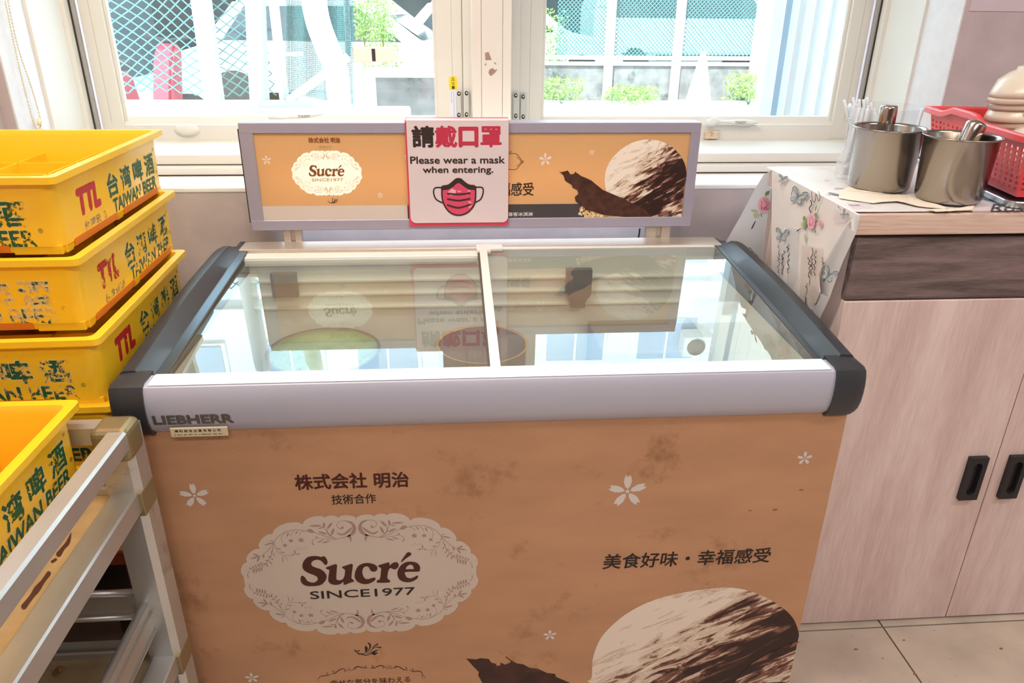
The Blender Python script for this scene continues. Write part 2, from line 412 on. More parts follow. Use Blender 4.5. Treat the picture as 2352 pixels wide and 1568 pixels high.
# wall with the window opening
ZH = 2.2
bm = bmesh.new()
box(bm, (XWL - .1, YW, -.05), (XWR + .1, 2.103, ZS)); box(bm, (XWL - .1, 2.103, -.05), (XWR + .1, 2.44, ZS - .02))
box(bm, (XWL - .3, YW, ZS), (XL, 2.44, ZC)); box(bm, (XR, YW, ZS), (XWR + .1, 2.44, ZC)); box(bm, (XL, YW, ZH), (XR, 2.44, ZC))
wall = struct('wall_back', bm, M_wall)
struct('wall_left', B((XWL - .1, YR, -.05), (XWL, YW, ZC)), M_wall)
struct('wall_right', B((XWR, YR, -.05), (XWR + .1, YW, ZC)), M_wall)
wr = struct('wall_rear', B((XWL - .1, YR - .1, -.05), (XWR + .1, YR, ZC)), mat('brown_wall', '#6f5644', .7))
for i_, (x_, wd_, c_) in enumerate(((-1.0, .5, '#4a382f'), (-.45, .35, '#b98c58'), (-.05, .3, '#3b2e2a'), (.3, .5, '#8a6a4e'), (.85, .25, '#2f2725'), (1.15, .55, '#9c7a5c'), (1.75, .3, '#54433a'), (2.1, .6, '#a98b70'))):
    put('reflection_panel', B((x_, YR, .1), (x_ + wd_, YR + .02, 2.3), .004), mat('panel_%d' % i_, c_, .6), wr)  # unseen panels, added for dark and golden stripes in the steel pots
bm = bmesh.new()   # plastered reveals and head
box(bm, (XL, YW + .001, ZS), (XL + .004, 2.115, ZH)); box(bm, (XR - .004, YW + .001, ZS), (XR, 2.115, ZH)); box(bm, (XL, YW, ZH - .004), (XR, 2.115, ZH))
struct('trim_1', bm, M_reveal)
# tiled stool of the sill
struct('trim_2', B((XL, YW - .002, ZS - .012), (XR, 2.103, ZS + .001), .003), M_stool)
struct('baseboard_back', B((XWL, YW - .012, 0), (XWR, YW, .08), .003), M_plain)

# fixed outer frame: stepped sill, jambs, mullion, head
wf = thing('trim_3', None, None); wf['kind'] = 'structure'
sec = [(2.105, ZS + .003), (2.103, .983), (2.139, .984), (2.139, 1.011), (2.352, 1.017), (2.352, .975), (2.12, .965)]
bm = bmesh.new(); prism(bm, [(XL + .004, y, z) for y, z in sec], (XR - XL - .008, 0, 0)); put('frame_sill', bm, M_frame, wf)
bm = bmesh.new(); box(bm, (XL, 2.104, ZS + .0005), (XR, 2.110, ZS + .004)); box(bm, (XL, 2.1375, .9835), (XR, 2.14, .9865)); put('shadow_gap', bm, M_gap, wf)
def jamb(sg, x):
    bm = bmesh.new()
    # stepped jamb profile, seen from inside the room
    pr = [(0, 2.115), (.012, 2.115), (.012, 2.155), (.008, 2.157), (.008, 2.205), (.006, 2.207), (.006, 2.300), (.016, 2.302), (.016, 2.342), (0, 2.342)]
    prism(bm, [(x + sg * a, y, ZS + .03) for a, y in pr], (0, 0, ZH - ZS - .03)); return bm
put('frame_jamb', jamb(1, XL), M_frame, wf); put('frame_jamb', jamb(-1, XR), M_frame, wf)
for xx, sg in ((XL, 1), (XR, -1)):
    bm = bmesh.new(); x0 = xx + sg * .016; box(bm, (min(x0 - sg * .002, x0 + sg * .004), 2.328, 1.02), (max(x0 - sg * .002, x0 + sg * .004), 2.343, ZH)); put('shadow_gap', bm, M_gap, wf)
    bm = bmesh.new(); box(bm, (min(x0 + sg * .003, x0 + sg * .013), 2.330, 1.02), (max(x0 + sg * .003, x0 + sg * .013), 2.345, ZH), .002); put('brush_seal', bm, M_pile, wf)
bm = bmesh.new()   # mullion with two grooves
MX0, MX1 = .0505, .1545
for a, b in ((MX0, MX0 + .0235), (MX0 + .0248, MX1 - .0248 + .001), (MX1 - .0225, MX1)): box(bm, (a, 2.139, 1.0), (b, 2.30, ZH), .0008, 1)
box(bm, (MX0 + .01, 2.143, 1.0), (MX1 - .01, 2.345, ZH)); box(bm, (MX0 - .0, 2.30, 1.0), (MX1, 2.35, ZH))
put('frame_mullion', bm, M_frame, wf)
put('frame_head', B((XL, 2.115, ZH - .06), (XR, 2.35, ZH), .002), M_frame, wf)
# chipped paint spots on the mullion
dfn = lambda Y: (lambda x, y, l: atY(x, y, Y - l))
d = Draw(dfn(2.139))
for l in ([(1114, 122), (1122, 119), (1129, 137), (1115, 138)], [(1124, 160), (1131, 156), (1137, 161), (1143, 158), (1138, 166), (1130, 173), (1126, 174), (1122, 167)], [(1113, 147), (1118, 145), (1115, 152)], [(1133, 143), (1139, 144), (1140, 149)]):
    d.poly(l, .0006)
d.done('paint_chip', mat('chip', '#9b8878', .9), wf)

# casement sashes
def sash(n, x0, x1, hl, hr):
    """sash between x0 and x1 (outer), stile widths hl, hr"""
    s = thing('window_%d' % n, None, None); s['kind'] = 'structure'
    Y0 = 2.350; zb = 1.017
    def stile(a, b):
        bm = bmesh.new(); wd = b - a
        box(bm, (a, Y0, zb), (b, Y0 + .04, ZH - .06), .0012, 1); return bm
    put('sash_stile', stile(x0, x0 + hl), M_frame, s); put('sash_stile', stile(x1 - hr, x1), M_frame, s)
    bm = bmesh.new(); prism(bm, [(x0 + hl, Y0, zb), (x0 + hl, Y0, 1.060), (x0 + hl, Y0 + .006, 1.063), (x0 + hl, Y0 + .022, 1.082), (x0 + hl, Y0 + .040, 1.083), (x0 + hl, Y0 + .040, zb)], (x1 - hr - x0 - hl, 0, 0))
    put('sash_bottom_rail', bm, M_frame, s)
    put('sash_top_rail', B((x0 + hl, Y0, ZH - .12), (x1 - hr, Y0 + .04, ZH - .06), .002), M_frame, s)
    put('glazing_bead', B((x0 + hl - .001, Y0 + .012, 1.07), (x0 + hl + .010, Y0 + .030, ZH - .12), .003), M_frame, s)
    put('glazing_bead', B((x1 - hr - .010, Y0 + .012, 1.07), (x1 - hr + .001, Y0 + .030, ZH - .12), .003), M_frame, s)
    put('pane', B((x0 + hl, Y0 + .024, 1.075), (x1 - hr, Y0 + .0245, ZH - .12)), M_glass, s)
    # thin seam in each stile
    bm = bmesh.new()
    for q in (x0 + hl * .45, x1 - hr * .42): box(bm, (q, Y0 - .0004, zb + .05), (q + .0012, Y0 + .001, ZH - .1))
    put('stile_seam', bm, mat('seam', '#b9b5a4', .7), s)
    return s
w1 = sash(1, XL + .031, .0265, .062, .075)
w2 = sash(2, .1945, XR - .031, .067, .062)
# side slivers between sash and mullion
put('frame_stop', B((.0270, 2.335, 1.017), (MX0 + .001, 2.36, ZH - .06)), M_frame, wf)
put('frame_stop', B((MX1 - .001, 2.335, 1.017), (.1940, 2.36, ZH - .06)), M_frame, wf)
bm = bmesh.new(); box(bm, (.0262, 2.348, 1.02), (.0272, 2.352, ZH - .06)); put('shadow_gap', bm, M_gap, wf)
# catches with screws
M_catch = mat('catch_grey', '#c9ccc8', .4); M_hole = mat('screw_hole', '#26282c', .5)
def catch(par, x0, y0, x1, y1, Y):
    a = atY(x0, y0, Y); b = atY(x1, y1, Y)
    k = put('window_catch', B((min(a.x, b.x), Y - .012, b.z), (max(a.x, b.x), Y, a.z), .0025, 2), M_catch, par)
    d = Draw(lambda x, y, l: atY(x, y, Y - .012 - l))
    for yy in (y0 + 8, y1 - 8):
        d.disc((x0 + x1) / 2, yy, 4.2, .0003, 0, 16, 5.5); d.disc((x0 + x1) / 2 + .5, yy - .5, 2.2, .0006, 1, 12)
    o = d.done('screw', [M_hole, M_catch], k)
catch(w1, 1048, 207, 1060, 272, 2.35); catch(wf, 1065, 206, 1078, 271, 2.335)
catch(wf, 1178, 211, 1191, 274, 2.335); catch(w2, 1195, 214, 1208, 276, 2.35)
# warning sticker: yellow head and white text strip
a = atY(1031, 176, 2.35); b = atY(1050, 206, 2.35); c2 = atY(1048, 272, 2.35)
stk = put('warning_sticker', B((a.x, 2.3490, b.z), (b.x, 2.35, a.z)), mat('sticker_yellow', '#f2d81e', .4), w1, label='yellow warning sticker')
strip = put('notice_strip', B((a.x + .001, 2.3492, c2.z), (b.x - .003, 2.35, b.z)), mat('sticker_white', '#dfe3f2', .5), w1)
xm = (a.x + b.x) / 2; hh = (a.z - b.z) / 3
wfn = lambda u, v, l: Vector((u, 2.3488 - l, v))
text('lettering', '⚠', wfn, xm - .005, xm + .005, a.z - hh * .93, a.z - hh * .1, M_black, stk, bold=.02)
text('lettering', '注', wfn, xm - .0045, xm + .0045, a.z - hh * 1.9, a.z - hh * 1.15, M_black, stk)
text('lettering', '意', wfn, xm - .0045, xm + .0055, a.z - hh * 2.85, a.z - hh * 2.1, M_black, stk, bold=.02)
d = Draw(lambda u, v, l: Vector((u, 2.3490 - l, v))); random.seed(3)
for cx, n in ((a.x + .006, 12), (a.x + .013, 26)):
    for i in range(n):
        z = b.z - .004 - i * .0030
        d.stroke([(cx - .0012, z), (cx + .0012, z + random.uniform(-.0006, .0006))], .0006, .0002); d.stroke([(cx + random.uniform(-.001, .001), z - .0009), (cx + random.uniform(-.001, .001), z + .0008)], .0005, .0002)
d.done('fine_print', mat('fine_print', '#8b8fae', .6), strip)
# lever handles lying on the bottom rails (with the maker's word)
def lever(par, pts, zc, name='lever_handle'):
    """pts: (pixel x, pixel y, half height px)"""
    Y = 2.345; bm = bmesh.new(); rings = []
    for x, y, h in pts:
        p = atY(x, y, Y); r = h / F_PX * 2.3
        rings.append([bm.verts.new((p.x, Y - .012 + .008 * cos(t), p.z + r * sin(t))) for t in [2 * pi * k / 12 for k in range(12)]])
    for r0, r1 in zip(rings, rings[1:]):
        for k in range(12): f = bm.faces.new((r0[k], r0[(k + 1) % 12], r1[(k + 1) % 12], r1[k])); f.smooth = True
    bm.faces.new(rings[0]); bm.faces.new(rings[-1]); bmesh.ops.recalc_face_normals(bm, faces=bm.faces[:])
    return put(name, bm, mat('lever_grey', '#dfe2e2', .35), par, smooth=False)
h1 = lever(w1, [(620, 268, 3), (626, 266, 6), (638, 266, 6), (650, 269, 3.5), (665, 267, 3.5), (690, 265, 6), (715, 263, 5.5), (735, 261, 3.5), (747, 260, 1)], 0)
h2 = lever(w2, [(1621, 280, 5), (1626, 280, 9), (1634, 279, 11), (1642, 278, 9), (1652, 278, 3), (1670, 279, 4), (1700, 280, 7), (1720, 280, 6), (1738, 280, 1.5)], 0)
M_emb = mat('embossed_grey', '#8f9496', .5)
for hnd, x0, x1, yy in ((h1, 684, 712, 267), (h2, 1686, 1712, 281)):
    a = atY(x0, yy, 2.33); b = atY(x1, yy, 2.33); 
    text('lettering', 'TASSY', lambda u, v, l: Vector((u, 2.3242 - l, v)), a.x, b.x, a.z - .003, a.z + .004, M_emb, hnd, bold=.04, shear=.3)
p = atY(430, 298, 2.35)   # rounded pull on the left rail
bm = bmesh.new(); lathe(bm, [(0, .012), (.02, .0115), (.030, .007), (.034, 0)], (0, 0, 0), 24, Matrix(((1.1, 0, 0), (0, 0, -1), (0, .55, 0)))); bmesh.ops.translate(bm, vec=(p.x, 2.35, p.z), verts=bm.verts)
put('finger_pull', bm, M_frame, w1, smooth=False)
a = atY(1618, 300, 2.35); b = atY(1646, 318, 2.35)
put('latch_plate', B((a.x, 2.336, b.z), (b.x, 2.35, a.z), .002), mat('worn_latch', '#d8c6b0', .6, dirt='#b98f6c', dscale=60, dthr=.5), w2)
# blind chain on the left
ch = thing('blind_chain', 'beaded blind chain looped beside the left window jamb', 'chain', tuple(atX(70, 290, XL + .02)))
bead = bmesh.new(); bmesh.ops.create_icosphere(bead, subdivisions=1, radius=.0023)
bm = bmesh.new(); me = bpy.data.meshes.new('bead'); bead.to_mesh(me); bead.free()
def chainpt(x, y): return atX(x, y, XL + .014)
path = catmull([chainpt(8, -60), chainpt(12, 0), chainpt(30, 90), chainpt(50, 180), chainpt(68, 250), chainpt(78, 285), chainpt(86, 297), chainpt(93, 290), chainpt(92, 270), chainpt(72, 200), chainpt(42, 110), chainpt(18, 0), chainpt(12, -60)], 14)
acc = 0; last = path[0]
for a, b in zip(path, path[1:]):
    acc += (b - a).length
    if acc > .0052: acc = 0; t = bmesh.new(); t.from_mesh(me); join(bm, t, 0, Matrix.Translation(b))
tube(bm, path[::3], .0007, 4)
put('bead_string', bm, mat('bead_cream', '#d8c49c', .4), ch)
bm = bmesh.new(); tube(bm, [chainpt(90, 288), chainpt(89, 272)], .0045, 10); put('connector', bm, mat('bead_joint', '#f1dca8', .4), ch)
# paper notice on the right wall
pn = tag(put('paper_notice', B((1.285, YW - .0015, 1.392), (1.62, YW - .0003, 1.75)), M_paper), 'blank pale paper sheet on the lilac wall above the bowls', 'paper')

# ------------------------------------------------------------------ chest freezer
fz = thing('chest_freezer', 'wide chest freezer with sliding glass lids, tan ice cream artwork and a framed sign', 'freezer', (.07, 1.5, 0))
XF0, XF1, YF, YB = -.575, .716, 1.165, 1.872
bm = bmesh.new()
box(bm, (XF0, YF, .015), (XF1, YF + .035, .735), .004); box(bm, (XF0, YB - .045, .015), (XF1, YB - .005, .80), .002)
box(bm, (XF0, YF + .03, .015), (XF0 + .06, YB - .01, .78), .002); box(bm, (XF1 - .06, YF + .03, .015), (XF1, YB - .01, .78), .002); box(bm, (XF0 + .01, YF + .01, .015), (XF1 - .01, YB - .01, .12))
body = put('body', bm, M_tan, fz, label='tan printed steel body')
put('plinth', B((XF0 + .02, YF + .03, .0), (XF1 - .02, YB - .03, .03)), M_dark, fz)
bm = bmesh.new()
li = [(-.505, 1.198), (.645, 1.198), (.645, 1.775), (-.505, 1.775)]
for i in range(4):
    (a, b), (c, d_) = li[i], li[(i + 1) % 4]
    bm.faces.new([bm.verts.new(q) for q in ((a, b, .795 if i != 2 else .825), (c, d_, .795 if i != 2 else .825), (c, d_, .22), (a, b, .22))])
bm.faces.new([bm.verts.new((x, y, .22)) for x, y in li])
bmesh.ops.recalc_face_normals(bm, faces=bm.faces[:])
for f in bm.faces: f.normal_flip()
put('liner', bm, M_liner, fz)
bm = bmesh.new()
for z in (.770, .735, .700): box(bm, (-.504, 1.765, z), (.644, 1.775, z + .006), .001, 1)
put('liner_ridge', bm, mat('liner_ridge', '#f2eadc', .6), fz)
# front band
prof = [(1.190, .800), (1.190, .8125), (1.158, .8125), (1.149, .809), (1.1455, .801), (1.1425, .785), (1.142, .765), (1.1445, .745), (1.151, .728), (1.163, .7165), (1.180, .7165), (1.180, .800)]
bm = bmesh.new(); prism(bm, [(-.528, y, z) for y, z in prof], (1.194, 0, 0)); band = put('front_band', bm, M_band, fz, smooth=True, label='grey aluminium front band')
bm = bmesh.new(); prism(bm, [(-.520, y, z) for y, z in ((1.192, .811), (1.192, .8135), (1.1575, .8135), (1.152, .8118), (1.158, .810))], (1.178, 0, 0)); put('white_edge', bm, mat('white_edge', '#e9edee', .3), fz)
def capm(x0, x1, outer):
    pr = [(1.20, .785), (1.20, .8165), (1.158, .8165), (1.146, .812), (1.141, .80), (1.138, .785), (1.1375, .765), (1.140, .745), (1.147, .727), (1.158, .7135), (1.20, .7135)]
    bm = bmesh.new(); xs = [(0, 0), (.6, 0), (.85, .25), (1, 1)]; cy, cz = 1.175, .765
    def sc(t):
        k = t; x = x0 + (x1 - x0) * k[0]; s_ = 1 - .22 * k[1]
        return [Vector((x, cy + (y - cy) * s_ if y < 1.19 else y, cz + (z - cz) * (1 - .10 * k[1]))) for y, z in pr]
    sweep(bm, sc, None, xs); return bm
put('corner_cap', capm(-.527, -.5845, 1), M_dark, fz, smooth=True); put('corner_cap', capm(.6655, .724, 1), M_dark, fz, smooth=True)
# side mouldings (raised rim, inner slope, slate channel)
def zt(Y): 
    s = (Y - 1.17) / .6; z = .8165 + .034 * min(1, max(0, s)) + .010 * sin(pi * min(1, max(0, (Y - 1.17) / .68)))
    if Y > 1.80: z -= .45 * (Y - 1.80) ** 1 * 1.0 * (Y - 1.80) / .07
    return z
def zg(Y): return .800 + (Y - 1.18) * .0603
for sg, X0 in ((1, -.5835), (-1, .7235)):
    def sc(Y):
        z = zt(Y); g = zg(Y); e = 0 if Y < 1.80 else (Y - 1.80) * .25
        q = [(0 + e, .72), (0 + e, z - .012), (.004 + e, z - .003), (.010 + e, z), (.028, z + .0005), (.031, z - .002), (.054, g + .0035), (.056, g + .0035), (.0725, g + .0035), (.0735, g - .01), (.06, .72)]
        return [Vector((X0 + sg * a, Y, b)) for a, b in q]
    bm = bmesh.new(); sweep(bm, sc, None, [1.195 + .675 * i / 24 for i in range(25)])
    for f in bm.faces:
        c = f.calc_center_median(); u = (c.x - X0) * sg
        if .0565 < u < .072 and c.z > zg(c.y): f.material_index = 1
    put('side_moulding', bm, [M_dark, M_rim], fz, smooth=True)
# rear rail: aluminium strip and the white runner in front of it
put('rear_rail', B((-.532, 1.800, .800), (.672, 1.868, .8455), .003), M_alu, fz, label='aluminium rear rail')
bm = bmesh.new(); box(bm, (-.512, 1.762, .815), (.050, 1.800, .8365), .001, 1); box(bm, (.050, 1.785, .815), (.650, 1.800, .843), .001, 1); put('runner', bm, M_white, fz)
put('rail_bracket', B((-.545, 1.835, .80), (-.53, 1.872, .846), .003), M_dark, fz)
# sliding lids
def pane(x0, x1, y0, y1, dz, sl=.0603): 
    zg = lambda Y: .800 + (Y - 1.18) * sl
    bm = bmesh.new(); prism(bm, [(x0, y0, zg(y0) + dz), (x0, y1, zg(y1) + dz), (x0, y1, zg(y1) + dz + .0006), (x0, y0, zg(y0) + dz + .0006)], (x1 - x0, 0, 0)); return bm
ll = put('sliding_lid', pane(-.510, .056, 1.188, 1.765, .0015, .0465), M_lid, fz, label='left sliding glass lid')
rl = put('sliding_lid', pane(.068, .652, 1.188, 1.786, .007), M_lid, fz, label='right sliding glass lid')
def bar(x0, x1, y0, y1, dz, h, m, par, nm):
    bm = bmesh.new(); prism(bm, [(x0, y0, zg(y0) + dz), (x0, y1, zg(y1) + dz), (x0, y1, zg(y1) + dz + h), (x0, y0, zg(y0) + dz + h)], (x1 - x0, 0, 0)); return put(nm, bm, m, par)
bar(.054, .072, 1.188, 1.80, .004, .009, M_white, rl, 'lid_edge_profile'); bar(.0505, .054, 1.188, 1.79, -.002, .008, mat('lid_seal', '#55504a', .6), ll, 'lid_seal')
bar(-.511, -.5085, 1.188, 1.78, -.001, .004, mat('lid_seal', '#55504a', .6), ll, 'lid_seal'); bar(.6505, .6525, 1.188, 1.79, .006, .003, mat('lid_seal', '#55504a', .6), rl, 'lid_seal')
bm = bmesh.new(); box(bm, (.047, 1.768, .838), (.082, 1.812, .8490), .002); box(bm, (.08, 1.782, .838), (.112, 1.812, .8488), .002); put('lid_corner_block', bm, M_white, rl)
# front writing
def ff(x, y, l): return atY(x, y, YF - l)                 # the flat front of the body
BP = sorted([(z, y) for y, z in prof[3:10]])
def fbnd(u, v, l):
    for (z0, y0), (z1, y1) in zip(BP, BP[1:]):
        if z0 <= v <= z1: return Vector((u, y0 + (y1 - y0) * (v - z0) / (z1 - z0) - .0004 - l, v))
    return Vector((u, 1.142 - l, v))
text('lettering', 'LIEBHERR', fbnd, -.5185, -.388, .7415, .7585, M_logo, band, bold=.085)
pl = put('name_plate', B((-.494, 1.1405, .7175), (-.3985, 1.1440, .7355), .0012), mat('plate_cream', '#cdbf9f', .5), band)
text('lettering', '樺 利 綜 合 企 業 有 限 公 司', lambda u, v, l: Vector((u, 1.1403 - l, v)), -.486, -.410, .7275, .7325, M_black, pl, bold=.02)
d = Draw(lambda u, v, l: Vector((u, 1.1403 - l, v))); x = -.487; random.seed(5)
while x < -.408:
    ln = random.uniform(.0008, .0018); d.stroke([(x, .7225), (x + ln, .7225 + random.uniform(-.0003, .0003))], random.uniform(.001, .0018), .0002, cap=False); x += ln + random.choice((.0005, .0005, .003))
d.done('fine_print', M_black, pl)
def fitpx(fn, body, x0, y0, x1, y1, h, m, par, bold=0, name='lettering', lift=.0004, shear=0):
    """text on the freezer front: baseline (x0,y0)-(x1,y1) in plane coordinates"""
    a = fn(x0, y0, 0); b = fn(x1, y1, 0); z = (a.z + b.z) / 2
    hh = h
    return text(name, body, lambda u, v, l: Vector((u, a.y - l, v)), a.x, b.x, z, z + hh, m, par, bold, lift=lift, shear=shear)
fitpx(ff, '株式会社', 680, 1124, 843, 1120, .0325, M_brown, body, bold=.028); fitpx(ff, '明治', 861, 1120, 939, 1117, .0325, M_brown, body, bold=.028)
fitpx(ff, '技術合作', 763, 1158, 864, 1155, .0215, M_black, body, bold=.012)
fitpx(ff, '美食好味・幸福感受', 1384, 1305, 1765, 1292, .037, M_black, body, bold=.016, shear=.06)
fitpx(ff, '幸せな気分を味わえる', 760, 1575, 943, 1566, .017, M_brown, body, bold=.012)

SUCRE = dict(
 S=[(460,222),(490,205),(530,225),(565,290),(562,345),(535,365),(505,345),(470,305),(420,275),(370,270),(310,290),(275,335),(290,380),(350,410),(430,435),(500,480),(545,540),(548,600),(520,660),(460,715),(380,738),(280,745),(190,740),(120,705),(85,650),(85,600),(95,565),(125,560),(160,585),(190,630),(230,665),(300,682),(350,670),(388,635),(390,600),(370,570),(310,540),(230,510),(160,470),(122,420),(118,350),(150,280),(210,225),(290,205),(380,205)],
 u=[(540,415),(560,400),(620,380),(700,352),(738,365),(735,430),(725,600),(740,630),(790,640),(840,620),(870,570),(882,500),(880,450),(830,415),(840,395),(900,375),(990,345),(1022,360),(1018,420),(1000,560),(1005,610),(1045,645),(1040,662),(960,690),(885,720),(855,710),(855,670),(790,710),(710,722),(630,705),(585,660),(583,590),(600,470),(590,450),(545,432)],
 c=[(1465,415),(1455,460),(1410,485),(1355,475),(1330,440),(1310,405),(1270,388),(1220,410),(1195,470),(1205,550),(1240,605),(1290,620),(1350,605),(1400,590),(1432,600),(1425,635),(1370,675),(1290,705),(1200,705),(1110,665),(1062,600),(1058,530),(1085,440),(1140,370),(1220,335),(1310,330),(1400,350),(1450,380)],
 r=[(1480,380),(1500,365),(1590,340),(1665,320),(1685,335),(1685,375),(1740,330),(1800,315),(1840,335),(1848,380),(1820,425),(1770,445),(1710,420),(1685,430),(1660,480),(1645,600),(1690,640),(1690,670),(1640,682),(1480,684),(1455,670),(1460,640),(1510,615),(1530,480),(1530,420),(1485,395)],
 e=[(2220,478),(2150,486),(1970,492),(1972,550),(2000,590),(2060,605),(2120,585),(2180,555),(2198,570),(2180,610),(2110,655),(2020,675),(1920,660),(1850,610),(1825,530),(1840,450),(1890,370),(1980,315),(2080,305),(2180,330),(2230,390),(2232,440)],
 eh=[(1980,440),(1995,395),(2045,360),(2090,365),(2115,400),(2118,438),(2050,440)],
 a=[(1890,305),(1910,265),(1985,160),(2015,138),(2055,140),(2075,165),(2058,195),(1990,240),(1908,308)])
QUAD_S = [  # strokes in the upper left quarter of the lace plate, zoom pixels
 ([(700,590),(760,500),(850,430),(950,385),(1080,362),(1200,370),(1290,385)],9), ([(1290,385),(1340,375),(1390,395),(1430,400)],[15,70,60,12]),
 ([(1420,405),(1550,450),(1700,500),(1810,522),(1900,515),(2050,470)],[8,10,11,12,11,18]),
 ([(2040,472),(2110,430),(2148,340),(2110,250),(2050,218),(1990,200),(1910,205),(1845,240),(1835,290),(1880,335),(1930,330),(1930,305)],[20,60,60,45,36,12,8,8,8,12,34,40]),
 ([(1830,400),(1880,440),(1960,440),(2040,385),(2100,320)],[4,30,34,44,20]), ([(2040,460),(2080,520),(2082,592)],[60,36,2]),
 ([(1600,310),(1660,400),(1720,470),(1820,512)],8), ([(1660,350),(1668,420),(1740,485)],8), ([(1450,480),(1520,518),(1650,530),(1810,532)],[22,8,8,8]),
 ([(1430,632),(1392,605),(1400,550),(1480,512)],[22,16,9,7]), ([(940,395),(850,460),(835,540),(865,595)],8), ([(1090,375),(1020,420),(1000,480)],8), ([(1250,375),(1180,410),(1160,460)],8),
 ([(700,590),(620,700),(520,800),(440,850)],10), ([(700,600),(672,740),(640,850),(560,960),(450,1050),(300,1080)],11), ([(240,1220),(226,1165),(262,1100)],[16,12,9]),
 ([(718,620),(760,740),(870,820),(1030,815),(1100,790)],7), ([(1110,740),(1118,690),(1170,712),(1208,680),(1240,715),(1262,690)],4), ([(850,830),(860,900),(852,960)],[6,14,3]), ([(880,830),(940,890),(930,935)],[6,8,3])]
QUAD_L = [((1330,293),(1565,285),44),((1602,222),(1600,325),46),((1490,338),(1600,312),26),((1750,225),(1658,350),52),((1780,328),(1735,465),56),((1490,390),(1660,442),46),((1478,590),(1600,540),26),((1560,605),(1720,555),32),
 ((935,492),(965,405),32),((1080,445),(1135,380),26),((520,640),(695,588),36),((320,790),(450,845),40),((270,880),(440,845),36),((395,940),(445,845),40),((610,545),(705,575),16),((1070,718),(1082,795),30),((1085,795),(1180,800),26),((740,690),(830,716),26),((805,760),(905,770),26),
 ((520,790),(510,880),34),((585,855),(650,835),26),((660,730),(655,790),16),((690,780),(710,840),22),((640,860),(695,915),26),((610,920),(670,985),30),((535,905),(610,915),26),((560,960),(590,1030),32),((500,960),(560,980),30)]
QUAD_L += [((300 + i * 48, 1075 - i * 14), (255 + i * 50, 1040 - i * 26), 34) for i in range(5)] + [((330 + i * 45, 1070 - i * 14), (345 + i * 48, 1150 - i * 14), 36) for i in range(4)]
QUAD_F = [(900,640,56),(1008,555,60),(1190,545,72),(1040,805,26)]
CUSPS = [(1335,432),(1200,420),(1110,418),(955,465),(745,533),(655,635),(568,728),(548,855)]
def z6(x, y): return 380 + x / 3.0267, 1050 + y / 3.0267
def zq(x, y): return 540 + x / 7.84, 1170 + y / 7.84
def zs(x, y): return 680 + x / 7.84, 1250 + y / 7.84
def plane_uv(p): a = atY(p[0], p[1], YF); return (a.x, a.z)
PC = (-.1995, .378)    # centre of the lace plate on the front
def plate(fn, m_cream, m_lace, par):
    """lace edged oval plate, fn maps front coordinates (X, Z relative to the plate centre) to the surface"""
    q = [plane_uv(z6(*c)) for c in CUSPS]; q = [(a - PC[0], b - PC[1]) for a, b in q]
    out = []; q[-1] = (q[-1][0], .012)
    for (a, b), (c, d_) in zip(q, q[1:]):
        mx, my = (a + c) / 2, (b + d_) / 2; l = sqrt((c - a) ** 2 + (d_ - b) ** 2); nx, ny = (d_ - b) / l, -(c - a) / l
        if nx * mx + ny * my < 0: nx, ny = -nx, -ny
        bul = .22 * l
        for i in range(10):
            t = i / 10; h = (1 - (2 * t - 1) ** 2) ** .6 if 0 < t < 1 else 0
            out.append((a + (c - a) * t + nx * bul * h, b + (d_ - b) * t + ny * bul * h))
    out.append(q[-1]); q[0] = (0, q[0][1]); out[0] = (-.0005, out[0][1])
    left = out + [(-abs(x) - .003 if False else x, -y) for x, y in reversed(out)]
    full = left + [(-x, y) for x, y in reversed(left)]
    d = Draw(fn); d.poly(full, .0002); pp = d.done('lace_plate', m_cream, par, label='cream lace edged plate print')
    d = Draw(fn)
    def loc(x, y): a = plane_uv(zq(x, y)); return (a[0] - PC[0], a[1] - PC[1])
    for sx_, sy_ in ((1, 1), (-1, 1), (1, -1), (-1, -1)):
        for pts, wd in QUAD_S:
            p2 = [(loc(*p)[0] * sx_, loc(*p)[1] * sy_) for p in pts]; k = .000115
            d.stroke(p2, [x * k for x in wd] if isinstance(wd, list) else wd * k, .0004, k=4, cap=False)
        for a, b, wd in QUAD_L:
            a = loc(*a); b = loc(*b); d.leaf((a[0] * sx_, a[1] * sy_), (b[0] * sx_, b[1] * sy_), wd * .0000945, .0005)
        for x, y, r in QUAD_F:
            c = loc(x, y); r *= .0000945; star = []
            for k in range(10):
                rr = r if k % 2 == 0 else r * .45; star.append((c[0] * sx_ + rr * cos(k * pi / 5 + .5), c[1] * sy_ + rr * sin(k * pi / 5 + .5)))
            d.poly(star, .0006)
    d.done('lace_ornament', m_lace, pp)
    return pp
def sucre(fn, mS, mT, par, bold=.02):
    d = Draw(fn)
    def l(k): 
        r = []
        for p in SUCRE[k]: a = plane_uv(zs(*p)); r.append((a[0] - PC[0], a[1] - PC[1]))
        return r
    for k in 'Sucra': d.poly([l(k)], .0008, smooth=4)
    # e: outline with its counter cut out
    lo = [(p.x, p.y) for p in catmull([(a, b, 0) for a, b in l('e')], 4, True)]; hi = [(p.x, p.y) for p in catmull([(a, b, 0) for a, b in l('eh')], 3, True)]
    d.poly([lo, hi], .0008)
    d.done('lettering', mS, par)
    text('lettering', 'SINCE1977', fn, -.302 - PC[0], -.098 - PC[0], .3265 - PC[1], .3455 - PC[1], mT, par, lift=.0008, bold=bold)
fnF = lambda u, v, l: Vector((PC[0] + u, YF - l, PC[1] + v))
pp = plate(fnF, M_cream, M_mauve, body); sucre(fnF, M_brown, M_black, pp)
